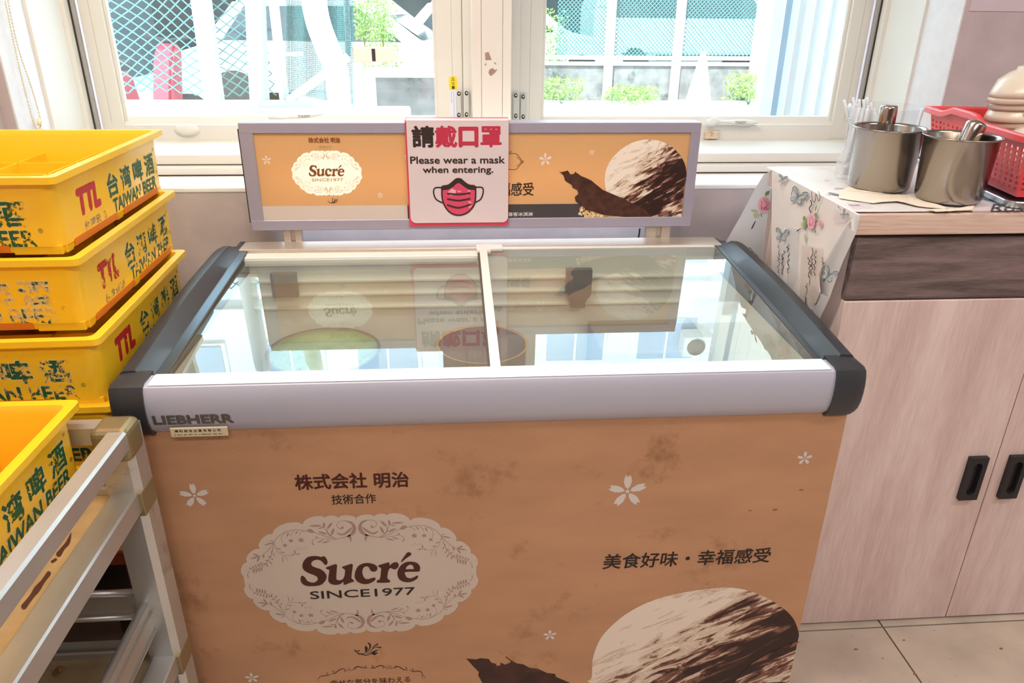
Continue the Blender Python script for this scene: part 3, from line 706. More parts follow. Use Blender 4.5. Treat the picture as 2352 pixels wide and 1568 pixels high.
def blossom(d, u, v, r, rot=0, lift=.0004, sq=1):
    for k in range(5):
        a = pi / 2 + k * 2 * pi / 5 + rot; ca, sa = cos(a), sin(a)
        P = [(.14, 0), (.30, .13), (.60, .21), (.86, .17), (1.0, .10), (.86, .0), (1.0, -.10), (.86, -.17), (.60, -.21), (.30, -.13)]
        d.poly([(u + (x * ca - y * sa) * r, v + (x * sa + y * ca) * r * sq) for x, y in P], lift)
    d.disc(u, v, r * .10, lift, n=12)
d = Draw(lambda u, v, l: Vector((u, YF - l, v)))
for x, y, r in ((447, 1138, .027), (1441, 1128, .0375), (1848, 1052, .0155), (1263, 1458, .0145), (579, 1556, .0145)):
    p = atY(x, y, YF); blossom(d, p.x, p.z, r, .03)
d.done('blossom', M_flower, body)
# scuffs and rubbed scratches on the print
d = Draw(lambda u, v, l: Vector((u, YF - l, v))); random.seed(31)
for i in range(90):
    u = random.uniform(-.5, .69); v = .712 - abs(random.gauss(0, .035)) if i < 70 else random.uniform(.1, .65); a = random.gauss(0, .5); L_ = random.uniform(.006, .035)
    d.stroke([(u, v), (u + L_ * .5 * cos(a), v + L_ * .5 * sin(a) + random.uniform(-.002, .002)), (u + L_ * cos(a), v + L_ * sin(a))], [.0002, .0005, .0002], .00015, 0, k=3, cap=False)
for u, v, r in ((.61, .50, .006), (.655, .545, .005), (.07, .165, .002), (-.45, .10, .0015), (.56, .50, .004)): d.disc(u, v, r, .00015, 1, 12, r * .4)
d.done('scuff', [mat('scuff_light', '#cfa583', .6), mat('scuff_dark', '#8a6446', .6)], body, kind='stuff')
# swallow-tail flourish and scroll frame
def z7(x, y): return 720 + x / 8.4, 1460 + y / 8.4
d = Draw(lambda x, y, l: atY(*z7(x, y), YF - l))
for pts, wd in (([(795,275),(830,310),(880,345),(960,345),(1030,310),(1080,250),(1095,190),(1070,145),(1040,135)],[20,14,22,14,12,20,34,26,4]), ([(800,278),(840,295),(885,285)],[12,10,22]), ([(890,345),(1000,372),(1080,355),(1160,310),(1260,262)],[10,16,12,34,4]), ([(1130,330),(1180,345),(1240,320)],[30,50,6]), ([(1010,300),(1020,240),(1000,190)],[24,60,10]), ([(1040,345),(1110,290),(1160,210),(1240,155)],[10,12,16,24]), ([(1150,245),(1220,215),(1300,225)],[10,14,26])):
    d.stroke(pts, wd, .0004, k=5)
d.done('flourish', M_black, body)
d = Draw(lambda x, y, l: atY(*z7(x, y), YF - l))
for pts, wd in (([(90,880),(100,820),(150,775),(250,765),(340,745)],[4,10,12,14,4]),([(345,730),(420,720),(480,670),(560,632),(620,655),(660,675),(700,650)],[4,14,16,14,8,6,5]),([(700,650),(740,668),(790,620),(850,592),(940,610),(1060,625)],[5,6,12,16,14,4]),([(1095,620),(1180,618),(1250,580),(1320,572),(1370,590),(1410,628)],[4,14,16,14,10,6]),([(1480,620),(1540,620),(1580,590),(1660,600),(1740,650),(1820,660)],[5,6,14,16,14,4]),([(1850,660),(1920,685),(2040,680),(2100,720),(2100,790)],[4,12,14,12,6]),
    ([(260,735),(262,712),(285,715)],[16,8,8]),([(370,690),(385,672),(405,690),(395,712)],[14,8,8,8]),([(1005,600),(995,580),(1020,578)],[16,8,8]),([(1130,590),(1140,570),(1160,590),(1130,615)],[14,8,8,8]),([(1780,620),(1795,603),(1800,650)],[16,8,8]),([(1905,650),(1915,630),(1925,670)],[14,8,8]),([(1400,625),(1440,630),(1455,600),(1440,580),(1415,590)],5),([(1460,600),(1480,578),(1510,590),(1500,625),(1465,625)],5),([(650,640),(680,615),(710,640),(680,665)],5),([(2085,790),(2100,760),(2140,775),(2150,810),(2110,820)],5),([(600,655),(608,675),(600,690)],[4,10,14]),([(800,640),(810,620),(850,600)],[14,8,5]),([(1350,625),(1345,600),(1310,582)],[14,8,5]),([(1575,630),(1580,610),(1610,595)],[14,8,5])):
    d.stroke(pts, wd, .0004, k=5)
d.done('scroll_frame', M_brown, body, kind='stuff')

# printed ice cream: flat artwork of swirled scoop
def scoopmat(name, bright, flip=False, sc=1):
    m = bpy.data.materials.new(name); m.use_nodes = True; n = m.node_tree.nodes; L = m.node_tree.links; b = n['Principled BSDF']; b.inputs['Roughness'].default_value = .45
    t = n.new('ShaderNodeTexCoord'); rt = n.new('ShaderNodeMapping'); rt.inputs['Rotation'].default_value = (0, rad(28), 0); L.new(t.outputs['Object'], rt.inputs[0])
    mp = n.new('ShaderNodeMapping'); mp.inputs['Scale'].default_value = (5 * sc, 1, 24 * sc); L.new(rt.outputs[0], mp.inputs[0])
    no = n.new('ShaderNodeTexNoise'); no.inputs['Scale'].default_value = 1.5; no.inputs['Detail'].default_value = 7; no.inputs['Roughness'].default_value = .62; no.inputs['Distortion'].default_value = .6; L.new(mp.outputs[0], no.inputs['Vector'])
    return m, n, L, b, t, no
def scoop_print(name, c, rx, rz, Y, par, m, loops=None):
    pass
def make_scoop(name, cx, cz, rx, rz, Y, par, gx, gz, g0, sc, bright, outline=None, trans=0):
    m, n, L, b, t, no = scoopmat('ice_cream_print', bright, sc=sc)
    W_ = WM[par.name].translation
    sp = n.new('ShaderNodeSeparateXYZ'); L.new(t.outputs['Object'], sp.inputs[0])
    def ma(op, a, bb, c_=None):
        q = n.new('ShaderNodeMath'); q.operation = op
        for i, v in enumerate((a, bb) + ((c_,) if c_ is not None else ())):
            if isinstance(v, (int, float)): q.inputs[i].default_value = v
            else: L.new(v, q.inputs[i])
        return q.outputs[0]
    u = ma('MULTIPLY', ma('SUBTRACT', sp.outputs['X'], cx - W_.x), 1 / rx); v = ma('MULTIPLY', ma('SUBTRACT', sp.outputs['Z'], cz - W_.z), 1 / rz)
    g = ma('ADD', ma('MULTIPLY', u, gx), ma('MULTIPLY', v, gz))
    f = ma('ADD', ma('ADD', ma('MULTIPLY', no.outputs['Fac'], 3.6), g), g0)
    r = n.new('ShaderNodeValToRGB'); els = r.color_ramp.elements
    stops = [(0, '#e8dbcc'), (.16, '#cdb8a2'), (.24, '#e6d8c6'), (.36, '#c4ab92'), (.42, '#d8c6b0'), (.49, '#9a7564'), (.58, '#6d4034'), (.64, '#8b6152'), (.76, '#44231d'), (1, '#2b1411')]
    els[0].position = 0; els[0].color = lin(stops[0][1]); els[1].position = 1; els[1].color = lin(stops[-1][1])
    for p_, c_ in stops[1:-1]: e = els.new(p_); e.color = lin(c_)
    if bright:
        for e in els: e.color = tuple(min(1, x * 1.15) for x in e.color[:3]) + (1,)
    L.new(f, r.inputs[0]); L.new(r.outputs[0], b.inputs['Base Color'])
    d = Draw(lambda uu, vv, l: Vector((uu, Y - l, vv)))
    out = outline or [(cx + rx * cos(a) * (1 + .01 * sin(5 * a)), cz + rz * sin(a)) for a in [2 * pi * k / 60 for k in range(60)]]
    d.poly([out], .0003)
    return d.done(name, m, par)
def pxl(pts, Y): return [(atY(x, y, Y).x, atY(x, y, Y).z) for x, y in pts]
# the big scoop on the freezer front; the artwork goes on below the picture's edge
so_ = [(p.x, p.y) for p in catmull([(a, b, 0) for a, b in (pxl([(1359,1555),(1362,1510),(1380,1465),(1412,1430),(1450,1402),(1500,1378),(1560,1362),(1640,1350),(1690,1350),(1740,1363),(1790,1390),(1822,1420),(1836,1458),(1838,1476)], YF) + [(.7155, .12), (.7155, .08), (.7155, .03), (.60, .022), (.45, .02), (.33, .03), (.264, .06)])], 5, True)]
so_ = [(min(x, .7155), z) for x, z in so_]
make_scoop('ice_cream_print', .50, .14, .23, .17, YF, body, .85, -.62, -1.28, 1.5, False, so_)
o2 = [(min(x, .7155), z) for x, z in [(.585 + .16 * cos(a), .035 + .125 * sin(a) + .0) for a in [pi * k / 24 for k in range(4, 25)]]] + [(.45, .08), (.7155, .075)]
d = Draw(lambda u, v, l: Vector((u, YF - .0004 - l, v)))
mm = make_scoop('ice_cream_print', .70, .09, .2, .12, YF - .0005, body, -.3, .1, -1.2, 1.4, False, [(.7155, .150), (.70, .143), (.66, .121), (.625, .094), (.60, .060), (.59, .03), (.7155, .03)])
# chocolate bark on the front
bark = [(1071,1512),(1095,1514),(1102,1511),(1123,1513),(1128,1521),(1139,1524),(1141,1529),(1150,1527),(1149,1521),(1161,1526),(1172,1521),(1175,1516),(1187,1523),(1202,1525),(1216,1533),(1235,1535),(1256,1545),(1275,1547),(1277,1554),(1310,1568),(1340,1590),(1380,1620),(1250,1630),(1180,1615),(1130,1590),(1108,1568),(1098,1550),(1100,1543),(1088,1531)]
d = Draw(lambda x, y, l: atY(x, y, YF - l)); d.poly([bark], .0003)
d.stroke([(1162, 1508), (1175, 1518)], 2, .0003)
bp = d.done('chocolate_print', mat('chocolate_print', '#3a1c16', .45, var=.5, vscale=28, dirt='#6a3a2c', dscale=16, dthr=.6), body)

# sign on two posts above the rear edge
YS = 1.860
for a, b in ((-.436, -.391), (.491, .555)):
    bm = bmesh.new(); box(bm, (a, 1.868, .70), (a + (b - a) * .42, 1.893, .90), .002); box(bm, (a + (b - a) * .62, 1.868, .70), (b, 1.893, .90), .002); box(bm, (a + .002, 1.874, .70), (b - .002, 1.893, .90)); put('sign_post', bm, M_alu, fz)
X0, X1, Z0, Z1 = -.509, .604, .8755, 1.1365; I0, I1, J0, J1 = -.4775, .580, .9015, 1.1115
bm = bmesh.new()
box(bm, (X0, YS, Z0), (X1, YS + .05, J0), .0015, 1); box(bm, (X0, YS, J1), (X1, YS + .05, Z1), .0015, 1); box(bm, (X0, YS + .0003, J0 - .002), (I0, YS + .05, J1 + .002)); box(bm, (I1, YS + .0003, J0 - .002), (X1, YS + .05, J1 + .002))
sf = put('sign_frame', bm, M_lila, fz, label='lilac grey metal sign frame')
put('frame_end', B((X0 - .0035, YS + .004, Z0 + .02), (X0 + .001, YS + .046, Z1 - .015)), M_dark, sf)
sp_ = put('sign_panel', B((I0, YS + .004, J0), (I1, YS + .006, J1)), M_signp, fz, label='amber artwork panel of the sign')
put('sign_back', B((X0 + .01, YS + .045, J0 - .01), (X1 - .01, YS + .048, J1 + .01)), mat('white_acrylic', '#f4f4f0', .4, trans=.7), sf)
YP = YS + .004
sfn = lambda u, v, l: Vector((u, YP - l, v))
k = .167 / .451     # plate width on the sign / on the front
fnS = lambda u, v, l: Vector((-.313 + u * k, YP - l, 1.0165 + v * k * 1.0))
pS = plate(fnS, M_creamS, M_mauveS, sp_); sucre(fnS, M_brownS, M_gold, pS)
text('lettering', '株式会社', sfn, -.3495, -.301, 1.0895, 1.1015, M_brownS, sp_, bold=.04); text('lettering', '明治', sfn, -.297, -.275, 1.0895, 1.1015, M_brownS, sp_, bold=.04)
text('lettering', '技術合作', sfn, -.326, -.297, 1.0755, 1.083, M_gold, sp_, bold=.02)
d = Draw(sfn)
for u, v, r in ((-.453, 1.049, .0115), (-.188, .962, .0075), (.221, 1.048, .0165), (.336, 1.065, .007), (-.117, 1.056, .007)): blossom(d, u, v, r, .05)
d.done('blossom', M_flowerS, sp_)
d = Draw(sfn); q = (-.305, .9475)
for pts in ([(-.012,0),(-.004,-.004),(.003,-.002),(.006,.006)], [(0,-.003),(.006,.001),(.012,.006)], [(-.002,-.002),(0,.004),(.001,.008)], [(.002,-.004),(.008,-.002),(.012,.002)]): d.stroke([(q[0] + x, q[1] + y) for x, y in pts], .0014, .0004)
d.stroke([(.131, 1.062), (.148, 1.062), (.158, 1.052), (.163, 1.043), (.158, 1.034), (.148, 1.024), (.131, 1.024)], .0012, .0004); d.stroke([(.131, 1.066), (.136, 1.068), (.134, 1.063)], .001, .0004); d.stroke([(.150, 1.054), (.156, 1.050), (.160, 1.043), (.156, 1.036), (.150, 1.032)], .001, .0004); d.stroke([(.163, 1.047), (.168, 1.043), (.163, 1.039), (.166, 1.045)], .0008, .0004)
d.done('scroll_frame', M_brown, sp_, kind='stuff')
text('lettering', '幸福感受', sfn, .078, .1935, .9585, .991, M_black, sp_, bold=.012)
d = Draw(sfn); d.poly([[(-.122, J0), (.34, J0), (.34, .9365), (-.122, .9365)]], .0002); ds = d.done('dark_strip', mat('charcoal_print', '#4a4446', .4), sp_)
text('lettering', '吉喜客冰淇淋', sfn, .118, .193, .906, .916, mat('white_print', '#dcd8d4', .5), ds, bold=.02, lift=.0006)
d = Draw(sfn); d.poly([[(I0, J0), (-.120, J0), (-.120, .9365), (I0, .9365)]], .0002); d.done('blank_strip', mat('blank_white', '#efe9e2', .4, trans=.35), sp_)
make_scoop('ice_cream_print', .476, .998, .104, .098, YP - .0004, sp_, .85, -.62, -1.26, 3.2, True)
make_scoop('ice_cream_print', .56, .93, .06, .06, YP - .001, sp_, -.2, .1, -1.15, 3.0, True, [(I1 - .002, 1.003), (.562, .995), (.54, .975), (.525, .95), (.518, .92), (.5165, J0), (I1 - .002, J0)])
d = Draw(sfn)
bk = pxl([(1284,393),(1290,395),(1304,391),(1310,400),(1318,399),(1321,394),(1335,404),(1345,408),(1358,414),(1370,424),(1385,436),(1430,455),(1480,480),(1500,499),(1440,498),(1390,494),(1350,482),(1332,470),(1322,462),(1320,452),(1328,445),(1326,436),(1315,431),(1313,424),(1298,415),(1294,402)], YP)
d.poly([bk], .0014); d.done('chocolate_print', mat('chocolate_print_bright', '#4a2a20', .45, var=.5, vscale=50), sp_)
d = Draw(sfn); random.seed(2)
for i in range(150):
    x = random.uniform(.312, .465); top = .918 if x > .37 else .93 - (x - .312) * .2
    z = random.uniform(J0 + .001, top); d.disc(x, z, random.uniform(.002, .0045), .0003 + random.uniform(0, .0008), random.choice((0, 1, 2)), 8)
d.done('nut_print', [mat('nut_a', '#d9b57c', .5), mat('nut_b', '#b98a4e', .5), mat('nut_c', '#e6cfa2', .5)], sp_)
# ---- mask notice folded over the sign
mn = thing('mask_notice', 'pink and white mask notice card folded over the freezer sign', 'notice', (.005, YS - .004, .885))
mx0, mx1, mz0, mz1 = -.1190, .1300, .884, 1.1425
M_pink = mat('pink_card', '#d9415c', .45, dirt='#ee8a9c', dscale=60, dthr=.72); M_card = mat('white_card', '#dccdd0', .42)
bm = bmesh.new(); prism(bm, [(mx0, YS + .054, 1.06), (mx0, YS + .054, mz1 - .003), (mx0, YS + .050, mz1), (mx0, YS, mz1), (mx0, YS - .004, mz1 - .004), (mx0, YS - .0045, mz0), (mx0, YS - .0035, mz0), (mx0, YS - .003, mz1 - .005), (mx0, YS, mz1 - .0012), (mx0, YS + .050, mz1 - .0012), (mx0, YS + .053, mz1 - .004), (mx0, YS + .053, 1.06)], (mx1 - mx0, 0, 0)); put('backing_card', bm, M_pink, mn)
YM = YS - .0075; cz0 = .8935
out = [(mx0 + .004, mz1 - .003)] + [(mx0 + .004 + .014 - .014 * cos(a), cz0 + .014 - .014 * sin(a)) for a in [pi / 2 * i / 6 for i in range(7)]] + [(mx1 - .001 - .014 + .014 * sin(a), cz0 + .014 - .014 * cos(a)) for a in [pi / 2 * i / 6 for i in range(7)]] + [(mx1 - .001, mz1 - .003)]
bm = bmesh.new(); prism(bm, [(x, YM, z) for x, z in out], (0, .0028, 0)); box(bm, (mx0 + .003, YM, mz1 - .004), (mx1 - .001, YS + .02, mz1 + .0015), .0012, 1); card = put('white_card', bm, M_card, mn)
mf = lambda u, v, l: Vector((u, YM - l, v)); M_ink = mat('ink', '#33241f', .5); M_rink = mat('red_ink', '#bf2f4b', .5)
def mpx(x, y): a = atY(900 + x / 5.807, 260 + y / 5.807, YM); return a.x, a.z
for chh, x0, x1, y0, y1, m in (('請', 275, 560, 455, 170, M_ink), ('戴', 583, 865, 455, 170, M_rink), ('口', 900, 1145, 447, 187, M_rink), ('罩', 1185, 1462, 450, 175, M_rink)):
    a = mpx(x0, y0); b = mpx(x1, y1); text('lettering', chh, mf, a[0] + .001, b[0] - .001, a[1] + .001, b[1] - .001, m, card, bold=.036 if chh != '口' else .06)
a = mpx(250, 672); b = mpx(1505, 575); text('lettering', 'Please wear a mask', mf, a[0], b[0], a[1], b[1], M_ink, card, bold=.035)
a = mpx(418, 822); b = mpx(1350, 708); text('lettering', 'when entering.', mf, a[0], b[0], a[1], b[1], M_ink, card, bold=.03)
md = Draw(lambda x, y, l: (lambda a: Vector((a[0], YM - l, a[1])))(mpx(x, y)))
bodyp = [(665,970),(740,955),(800,910),(850,870),(890,862),(930,872),(980,915),(1040,950),(1115,965),(1120,1100),(1110,1190),(1075,1260),(1010,1325),(940,1355),(890,1360),(830,1350),(765,1315),(715,1255),(680,1180),(665,1090)]
md.poly([bodyp], .0003, 1, smooth=4)
md.poly([[(660,975),(700,960),(760,945),(810,905),(850,870),(890,862),(930,872),(975,912),(1030,948),(1090,960),(1125,975),(1125,1015),(1080,1020),(1020,1010),(960,975),(915,940),(885,930),(855,945),(810,985),(750,1015),(700,1022),(658,1020)]], .0006, 0, smooth=3)
md.stroke(bodyp[:1] + bodyp[:0:-1] if False else [(668,1000),(668,1090),(683,1180),(718,1255),(768,1315),(832,1350),(888,1358),(940,1353),(1010,1323),(1075,1258),(1108,1188),(1117,1100),(1117,1000)], 20, .0008)
for yy, dy in ((1068, 12), (1142, 20), (1222, 36)): md.stroke([(745, yy), (890, yy + dy), (1040, yy - 4)], 21, .0012)
md.stroke([(655,990),(590,992),(560,1020),(562,1085),(595,1150),(670,1192)], 19, .0005); md.stroke([(1125,985),(1195,988),(1218,1015),(1212,1085),(1180,1150),(1115,1188)], 19, .0005)
random.seed(4)
for i in range(7):
    x = random.uniform(720, 1050); y = random.uniform(1000, 1300); md.poly([[(x, y), (x + random.uniform(20, 60), y + random.uniform(-20, 20)), (x + random.uniform(-20, 40), y + random.uniform(20, 50))]], .0004, 2)
md.poly([[(740, 1060), (800, 1000), (860, 1030), (850, 1065), (790, 1100)]], .00045, 2)
md.done('mask_drawing', [M_ink, mat('pink_ink', '#d8486a', .5), mat('pale_pink_ink', '#e9a9b8', .5)], card)
# power cord behind the rail
bm = bmesh.new(); tube(bm, catmull([(.481, 1.90, .86), (.478, 1.892, .84), (.470, 1.89, .80), (.465, 1.90, .70), (.47, 1.91, .4), (.48, 1.92, .05)], 6), .0022, 6)
tag(put('power_cord', bm, M_black), 'thin black cord hanging behind the freezer under the sign', 'cord')

# ---- inside the freezer
M_gic = mat('matcha_ice_cream', '#b4c896', .7, var=.15, vscale=18, dirt='#5d6d42', dscale=70, dthr=.60, bump=.8, bscale=60)
M_bic = mat('chocolate_ice_cream', '#6b4438', .7, var=.2, vscale=18, bump=.8, bscale=60); M_vic = mat('mango_ice_cream', '#e6b05a', .7, var=.1, bump=.8, bscale=60)
def tub(x, y, z, r, ice, rim, label):
    t = thing('ice_cream_tub', label, 'tub', (x, y, .22), group=None)
    bm = bmesh.new(); lathe(bm, [(r * .86, .002), (r * .86, .004), (r * .98, z - .22 - .002), (r + .002, z - .22 - .001), (r + .002, z - .22 + .001), (r * .965, z - .22 - .001), (r * .85, .006), (0, .006), (0, .002)], (0, 0, 0), 40); put('container', bm, rim, t, local=True)
    bm = bmesh.new(); lathe(bm, [(0, z - .22 + .002), (r * .3, z - .22 + .004), (r * .6, z - .22 + .002), (r * .955, z - .22), (r * .955, z - .235)], (0, 0, 0), 40)
    for v in bm.verts: v.co.z += .003 * noise.noise(v.co * 30)
    put('ice_cream', bm, ice, t, local=True)
M_tubc = mat('tub_brown', '#8a6f62', .5); M_tuby = mat('tub_amber', '#e3a650', .5)
tub(-.318, 1.628, .652, .130, M_gic, M_tubc, 'round tub of pale green ice cream at the left back of the freezer')
tub(.055, 1.640, .655, .108, M_bic, M_tuby, 'round tub of brown ice cream in the middle back of the freezer')
tub(.045, 1.375, .655, .130, M_vic, M_tuby, 'amber rimmed tub in the middle front of the freezer')
tub(-.33, 1.345, .655, .130, M_bic, M_tubc, 'tub of brown ice cream at the left front of the freezer')
bm = bmesh.new(); box(bm, (.33, 1.56, .221), (.60, 1.76, .66), .006)
bxi = put('frosted_box', bm, mat('cardboard_grey', '#9a8878', .8, var=.1)); tag(bxi, 'grey frosted box at the right back inside the freezer', 'box')
bm = bmesh.new(); prism(bm, [(.268, 1.7645, .80), (.332, 1.7645, .80), (.332, 1.7645, .735), (.318, 1.7645, .715), (.318, 1.7645, .700), (.283, 1.7645, .700), (.283, 1.7645, .715), (.268, 1.7645, .735)], (0, -.02, 0)); put('sensor_box', bm, mat('dark_grey_plastic', '#5c5654', .5), fz)
bm = bmesh.new(); prism(bm, [(-.45, 1.7645, .80), (-.39, 1.7645, .80), (-.39, 1.7645, .74), (-.45, 1.7645, .74)], (0, -.02, 0)); put('sensor_box', bm, mat('dark_grey_plastic', '#5c5654', .5), fz)

# ------------------------------------------------------------------ beer crates
CL, CW, CH = .50, .385, .128      # length (y), width (x), height
def rrect(hx, hy, r, z, cx, cy, n=5):
    out = []
    for sx_, sy_, a0 in ((1, 1, 0), (-1, 1, pi / 2), (-1, -1, pi), (1, -1, 3 * pi / 2)):
        for i in range(n): a = a0 + pi / 2 * i / (n - 1); out.append(Vector((cx + sx_ * (hx - r) + r * cos(a), cy + sy_ * (hy - r) + r * sin(a), z)))
    return out
def crate(loc, rotz, label, wear, group=None, CH=.128):
    """origin: near right corner of the rim, top; the crate runs to -x and +y"""
    t = thing('beer_crate', label, 'crate', loc, (0, 0, rotz), group)
    cx, cy = -CW / 2, CL / 2
    bm = bmesh.new()
    secs = [(.0, .0, .012), (.0, -.011, .012), (.014, -.013, .02), (.016, -.10, .022), (.0162, -CH + .010, .022), (.0175, -CH + .009, .022), (.0180, -CH, .022)]
    inner = [(.021, -CH + .004, .018), (.0195, -.012, .018), (.0155, .0, .012)]
    rings = [[bm.verts.new(v) for v in rrect(CW / 2 - o, CL / 2 - o, r, z, cx, cy)] for o, z, r in secs]
    rin = [[bm.verts.new(v) for v in rrect(CW / 2 - o, CL / 2 - o, r, z, cx, cy)] for o, z, r in inner]
    allr = rin + rings
    for a, b in zip(allr, allr[1:]):
        for i in range(len(a)): bm.faces.new((a[i], a[(i + 1) % len(a)], b[(i + 1) % len(b)], b[i]))
    bm.faces.new(rin[0]); bm.faces.new(list(reversed(rings[-1])))
    bmesh.ops.recalc_face_normals(bm, faces=bm.faces[:])
    put('shell', bm, M_yel, t, local=True, smooth=True)
    # stacking feet: long bars at the bottom edge, leaving slots
    feet = []
    for x in (-.0205, -CW + .0165):
        for y0, y1 in ((.028, .05), (.235, .262), (.45, .475)): feet.append(((x - .004 if x > -.1 else x, y0, -CH - .004), (x + .002 if x > -.1 else x + .006, y1, -CH + .012)))
    for y in (.0195, CL - .0235):
        for x0, x1 in ((-.10, -.022), (-.36, -.28)): feet.append(((x0, y - .002, -CH - .004), (x1, y + .006, -CH + .012)))
    for a_, b_ in feet: put('foot', B(a_, b_, .001, 1), M_yel, t, local=True)
    slot = mat('slot_orange', '#e07c10', .6)
    for y0, y1 in ((.052, .233), (.265, .448)): put('vent_slot', B((-.0178, y0, -CH + .0005), (-.0158, y1, -CH + .013)), slot, t, local=True)
    put('vent_slot', B((-.27, .0158, -CH + .0005), (-.105, .0178, -CH + .013)), slot, t, local=True)
    for i in range(1, 3): put('divider', B((-.026 - i * (CW - .052) / 3 - .0016, .027, -CH + .005), (-.026 - i * (CW - .052) / 3 + .0016, CL - .027, -.045)), M_yel, t, local=True)
    for i in range(1, 4): put('divider', B((-CW + .027, .026 + i * (CL - .052) / 4 - .0016, -CH + .005), (-.027, .026 + i * (CL - .052) / 4 + .0016, -.045)), M_yel, t, local=True)
    # printing on the long side (+x) and on the end (-y)
    def sx_(u, v, l): return Vector((-.0142 - (-.013 - v) * .0235 + l, u, v))
    def ex_(u, v, l): return Vector((u, .0142 + (-.013 - v) * .0235 - l, v))
    G1, G2, G3 = wear
    g3 = mat('green_print_%s' % G3, '#1d5c34', .5, worn=float(G3))
    gt = mat('green_print_%s' % G1, '#1d5c34', .5, worn=float(G1)); rt_ = mat('red_print_%s' % G2, '#c4222a', .5, worn=float(G2))
    def T(b, fn, *a, **k_): text('lettering', b, fn, *a, parent=t, local=True, lift=.0006, **k_)
    def edge(b, fn, u0, u1, v0, v1, bold, **k_):      # pale outline under the letters
        text('lettering_edge', b, fn, u0, u1, v0, v1, M_pale, parent=t, local=True, lift=.0003, bold=bold + .045, **k_)
    kan = '台湾啤酒'
    for i, chh in enumerate(kan):
        u = .212 + i * .063; edge(chh, sx_, u, u + .046, -.083, -.041, .03); T(chh, sx_, u, u + .046, -.083, -.041, gt, bold=.035)
        u = -.300 + i * .0625; edge(chh, ex_, u, u + .048, -.083, -.041, .03); T(chh, ex_, u, u + .048, -.083, -.041, g3, bold=.035)
    edge('TAIWAN BEER', sx_, .222, .444, -.1135, -.0895, .05); T('TAIWAN BEER', sx_, .222, .444, -.1135, -.0895, gt, bold=.05, shear=.15)
    edge('TAIWAN BEER', ex_, -.298, -.060, -.1165, -.0905, .05); T('TAIWAN BEER', ex_, -.298, -.060, -.1165, -.0905, gt if i < 0 else g3, bold=.05)
    T('TTL', sx_, .088, .172, -.083, -.043, rt_, bold=.10, shear=.12)
    T('台湾菸酒', sx_, .098, .188, -.1135, -.0985, M_grey, bold=.015)
    for fn, u, v in ((sx_, .452, -.040), (sx_, .455, -.088), (ex_, -.052, -.094)): T('®', fn, u, u + .008, v, v + .008, gt)
    return t
crate((-.636, 1.240, 1.140), 0, 'yellow plastic beer crate, topmost of the stack by the window', ('.43', '.43', '.49'))
crate((-.616, 1.216, 1.012), rad(.8), 'yellow beer crate second from the top, letters TTL half worn off', ('.49', '.50', '.56'))
crate((-.596, 1.180, .885), rad(1.6), 'yellow beer crate third from the top, beside the freezer rim', ('.50', '.41', '.52'))
crate((-.598, 1.182, .758), rad(1.2), 'yellow beer crate fourth from the top, behind the trolley rail', ('.46', '.42', '.47'))
crate((-.600, 1.186, .631), rad(1.0), 'lowest yellow beer crate, standing on the red wooden stool', ('.46', '.42', '.47'))
crate((-.598, .590, .822), rad(0), 'yellow beer crate lying in the top tray of the metal trolley', ('.45', '.42', '.45'), CH=.160)

# red wooden stool under the stack
st = thing('wooden_stool', 'dark red wooden stool carrying the crate stack behind the trolley', 'stool', (-.80, 1.45, 0))
bm = bmesh.new(); box(bm, (-1.02, 1.122, .462), (-.605, 1.46, .498), .006); put('seat', bm, M_stoolw, st)
put('seat', B((-1.02, 1.464, .462), (-.605, 1.74, .498), .006), M_stoolw, st)
put('apron', B((-1.0, 1.145, .38), (-.625, 1.165, .462), .002), M_dwood, st); put('apron', B((-1.0, 1.69, .38), (-.635, 1.71, .462), .002), M_dwood, st)
for x in (-.99, -.665):
    for y in (1.15, 1.67): put('leg', B((x, y, 0), (x + .04, y + .04, .462), .003), M_dwood, st)
put('rail', B((-.66, 1.23, .16), (-.635, 1.67, .20), .002), M_stoolw, st)

# ------------------------------------------------------------------ trolley
tr = thing('metal_trolley', 'worn aluminium trolley with brown board shelves at the left of the freezer', 'trolley', (-.78, .75, 0))
TX0, TX1, TY0, TY1 = -1.02, -.5255, .05, 1.112
def leg(x0, x1, y0, y1):
    bm = bmesh.new(); c = .010; xs, ys = x1 - c, y1 - c
    prism(bm, [(x0, y0, .03), (x1 - c, y0, .03), (x1, y0 + c, .03), (x1, y1, .03), (x0, y1, .03)], (0, 0, .74)); return bm
for x0, x1 in ((TX1 - .052, TX1), (TX0, TX0 + .05)):
    for y0, y1 in ((TY1 - .05, TY1), (TY0, TY0 + .05)): put('leg', leg(x0, x1, y0, y1), M_trol, tr)
def rail_y(x0, x1, y0, y1, z0, z1, c=.008):
    bm = bmesh.new(); prism(bm, [(x0, y0, z0), (x1, y0, z0), (x1, y0, z1 - c), (x1 - c, y0, z1), (x0 + c, y0, z1), (x0, y0, z1 - c)], (0, y1 - y0, 0)); return bm
def rail_x(x0, x1, y0, y1, z0, z1, c=.006):
    bm = bmesh.new(); prism(bm, [(x0, y0, z0), (x0, y1, z0), (x0, y1, z1 - c), (x0, y1 - c, z1), (x0, y0 + c, z1), (x0, y0, z1 - c)], (x1 - x0, 0, 0)); return bm
put('guard_rail', rail_y(TX1 - .032, TX1 - .001, TY0 + .03, TY1 - .028, .747, .779, .004), M_trol, tr); put('guard_rail', rail_y(TX0, TX0 + .031, TY0 + .03, TY1 - .028, .747, .779, .004), M_trol, tr)
put('guard_rail', rail_x(TX0 + .03, TX1 - .04, TY1 - .030, TY1 - .004, .742, .779), M_trol, tr); put('guard_rail', rail_x(TX0 + .03, TX1 - .04, TY0, TY0 + .028, .742, .779), M_trol, tr)
def cornerb(x0, x1, y0, y1, z0, z1): return B((x0, y0, z0), (x1, y1, z1), .012, 3)
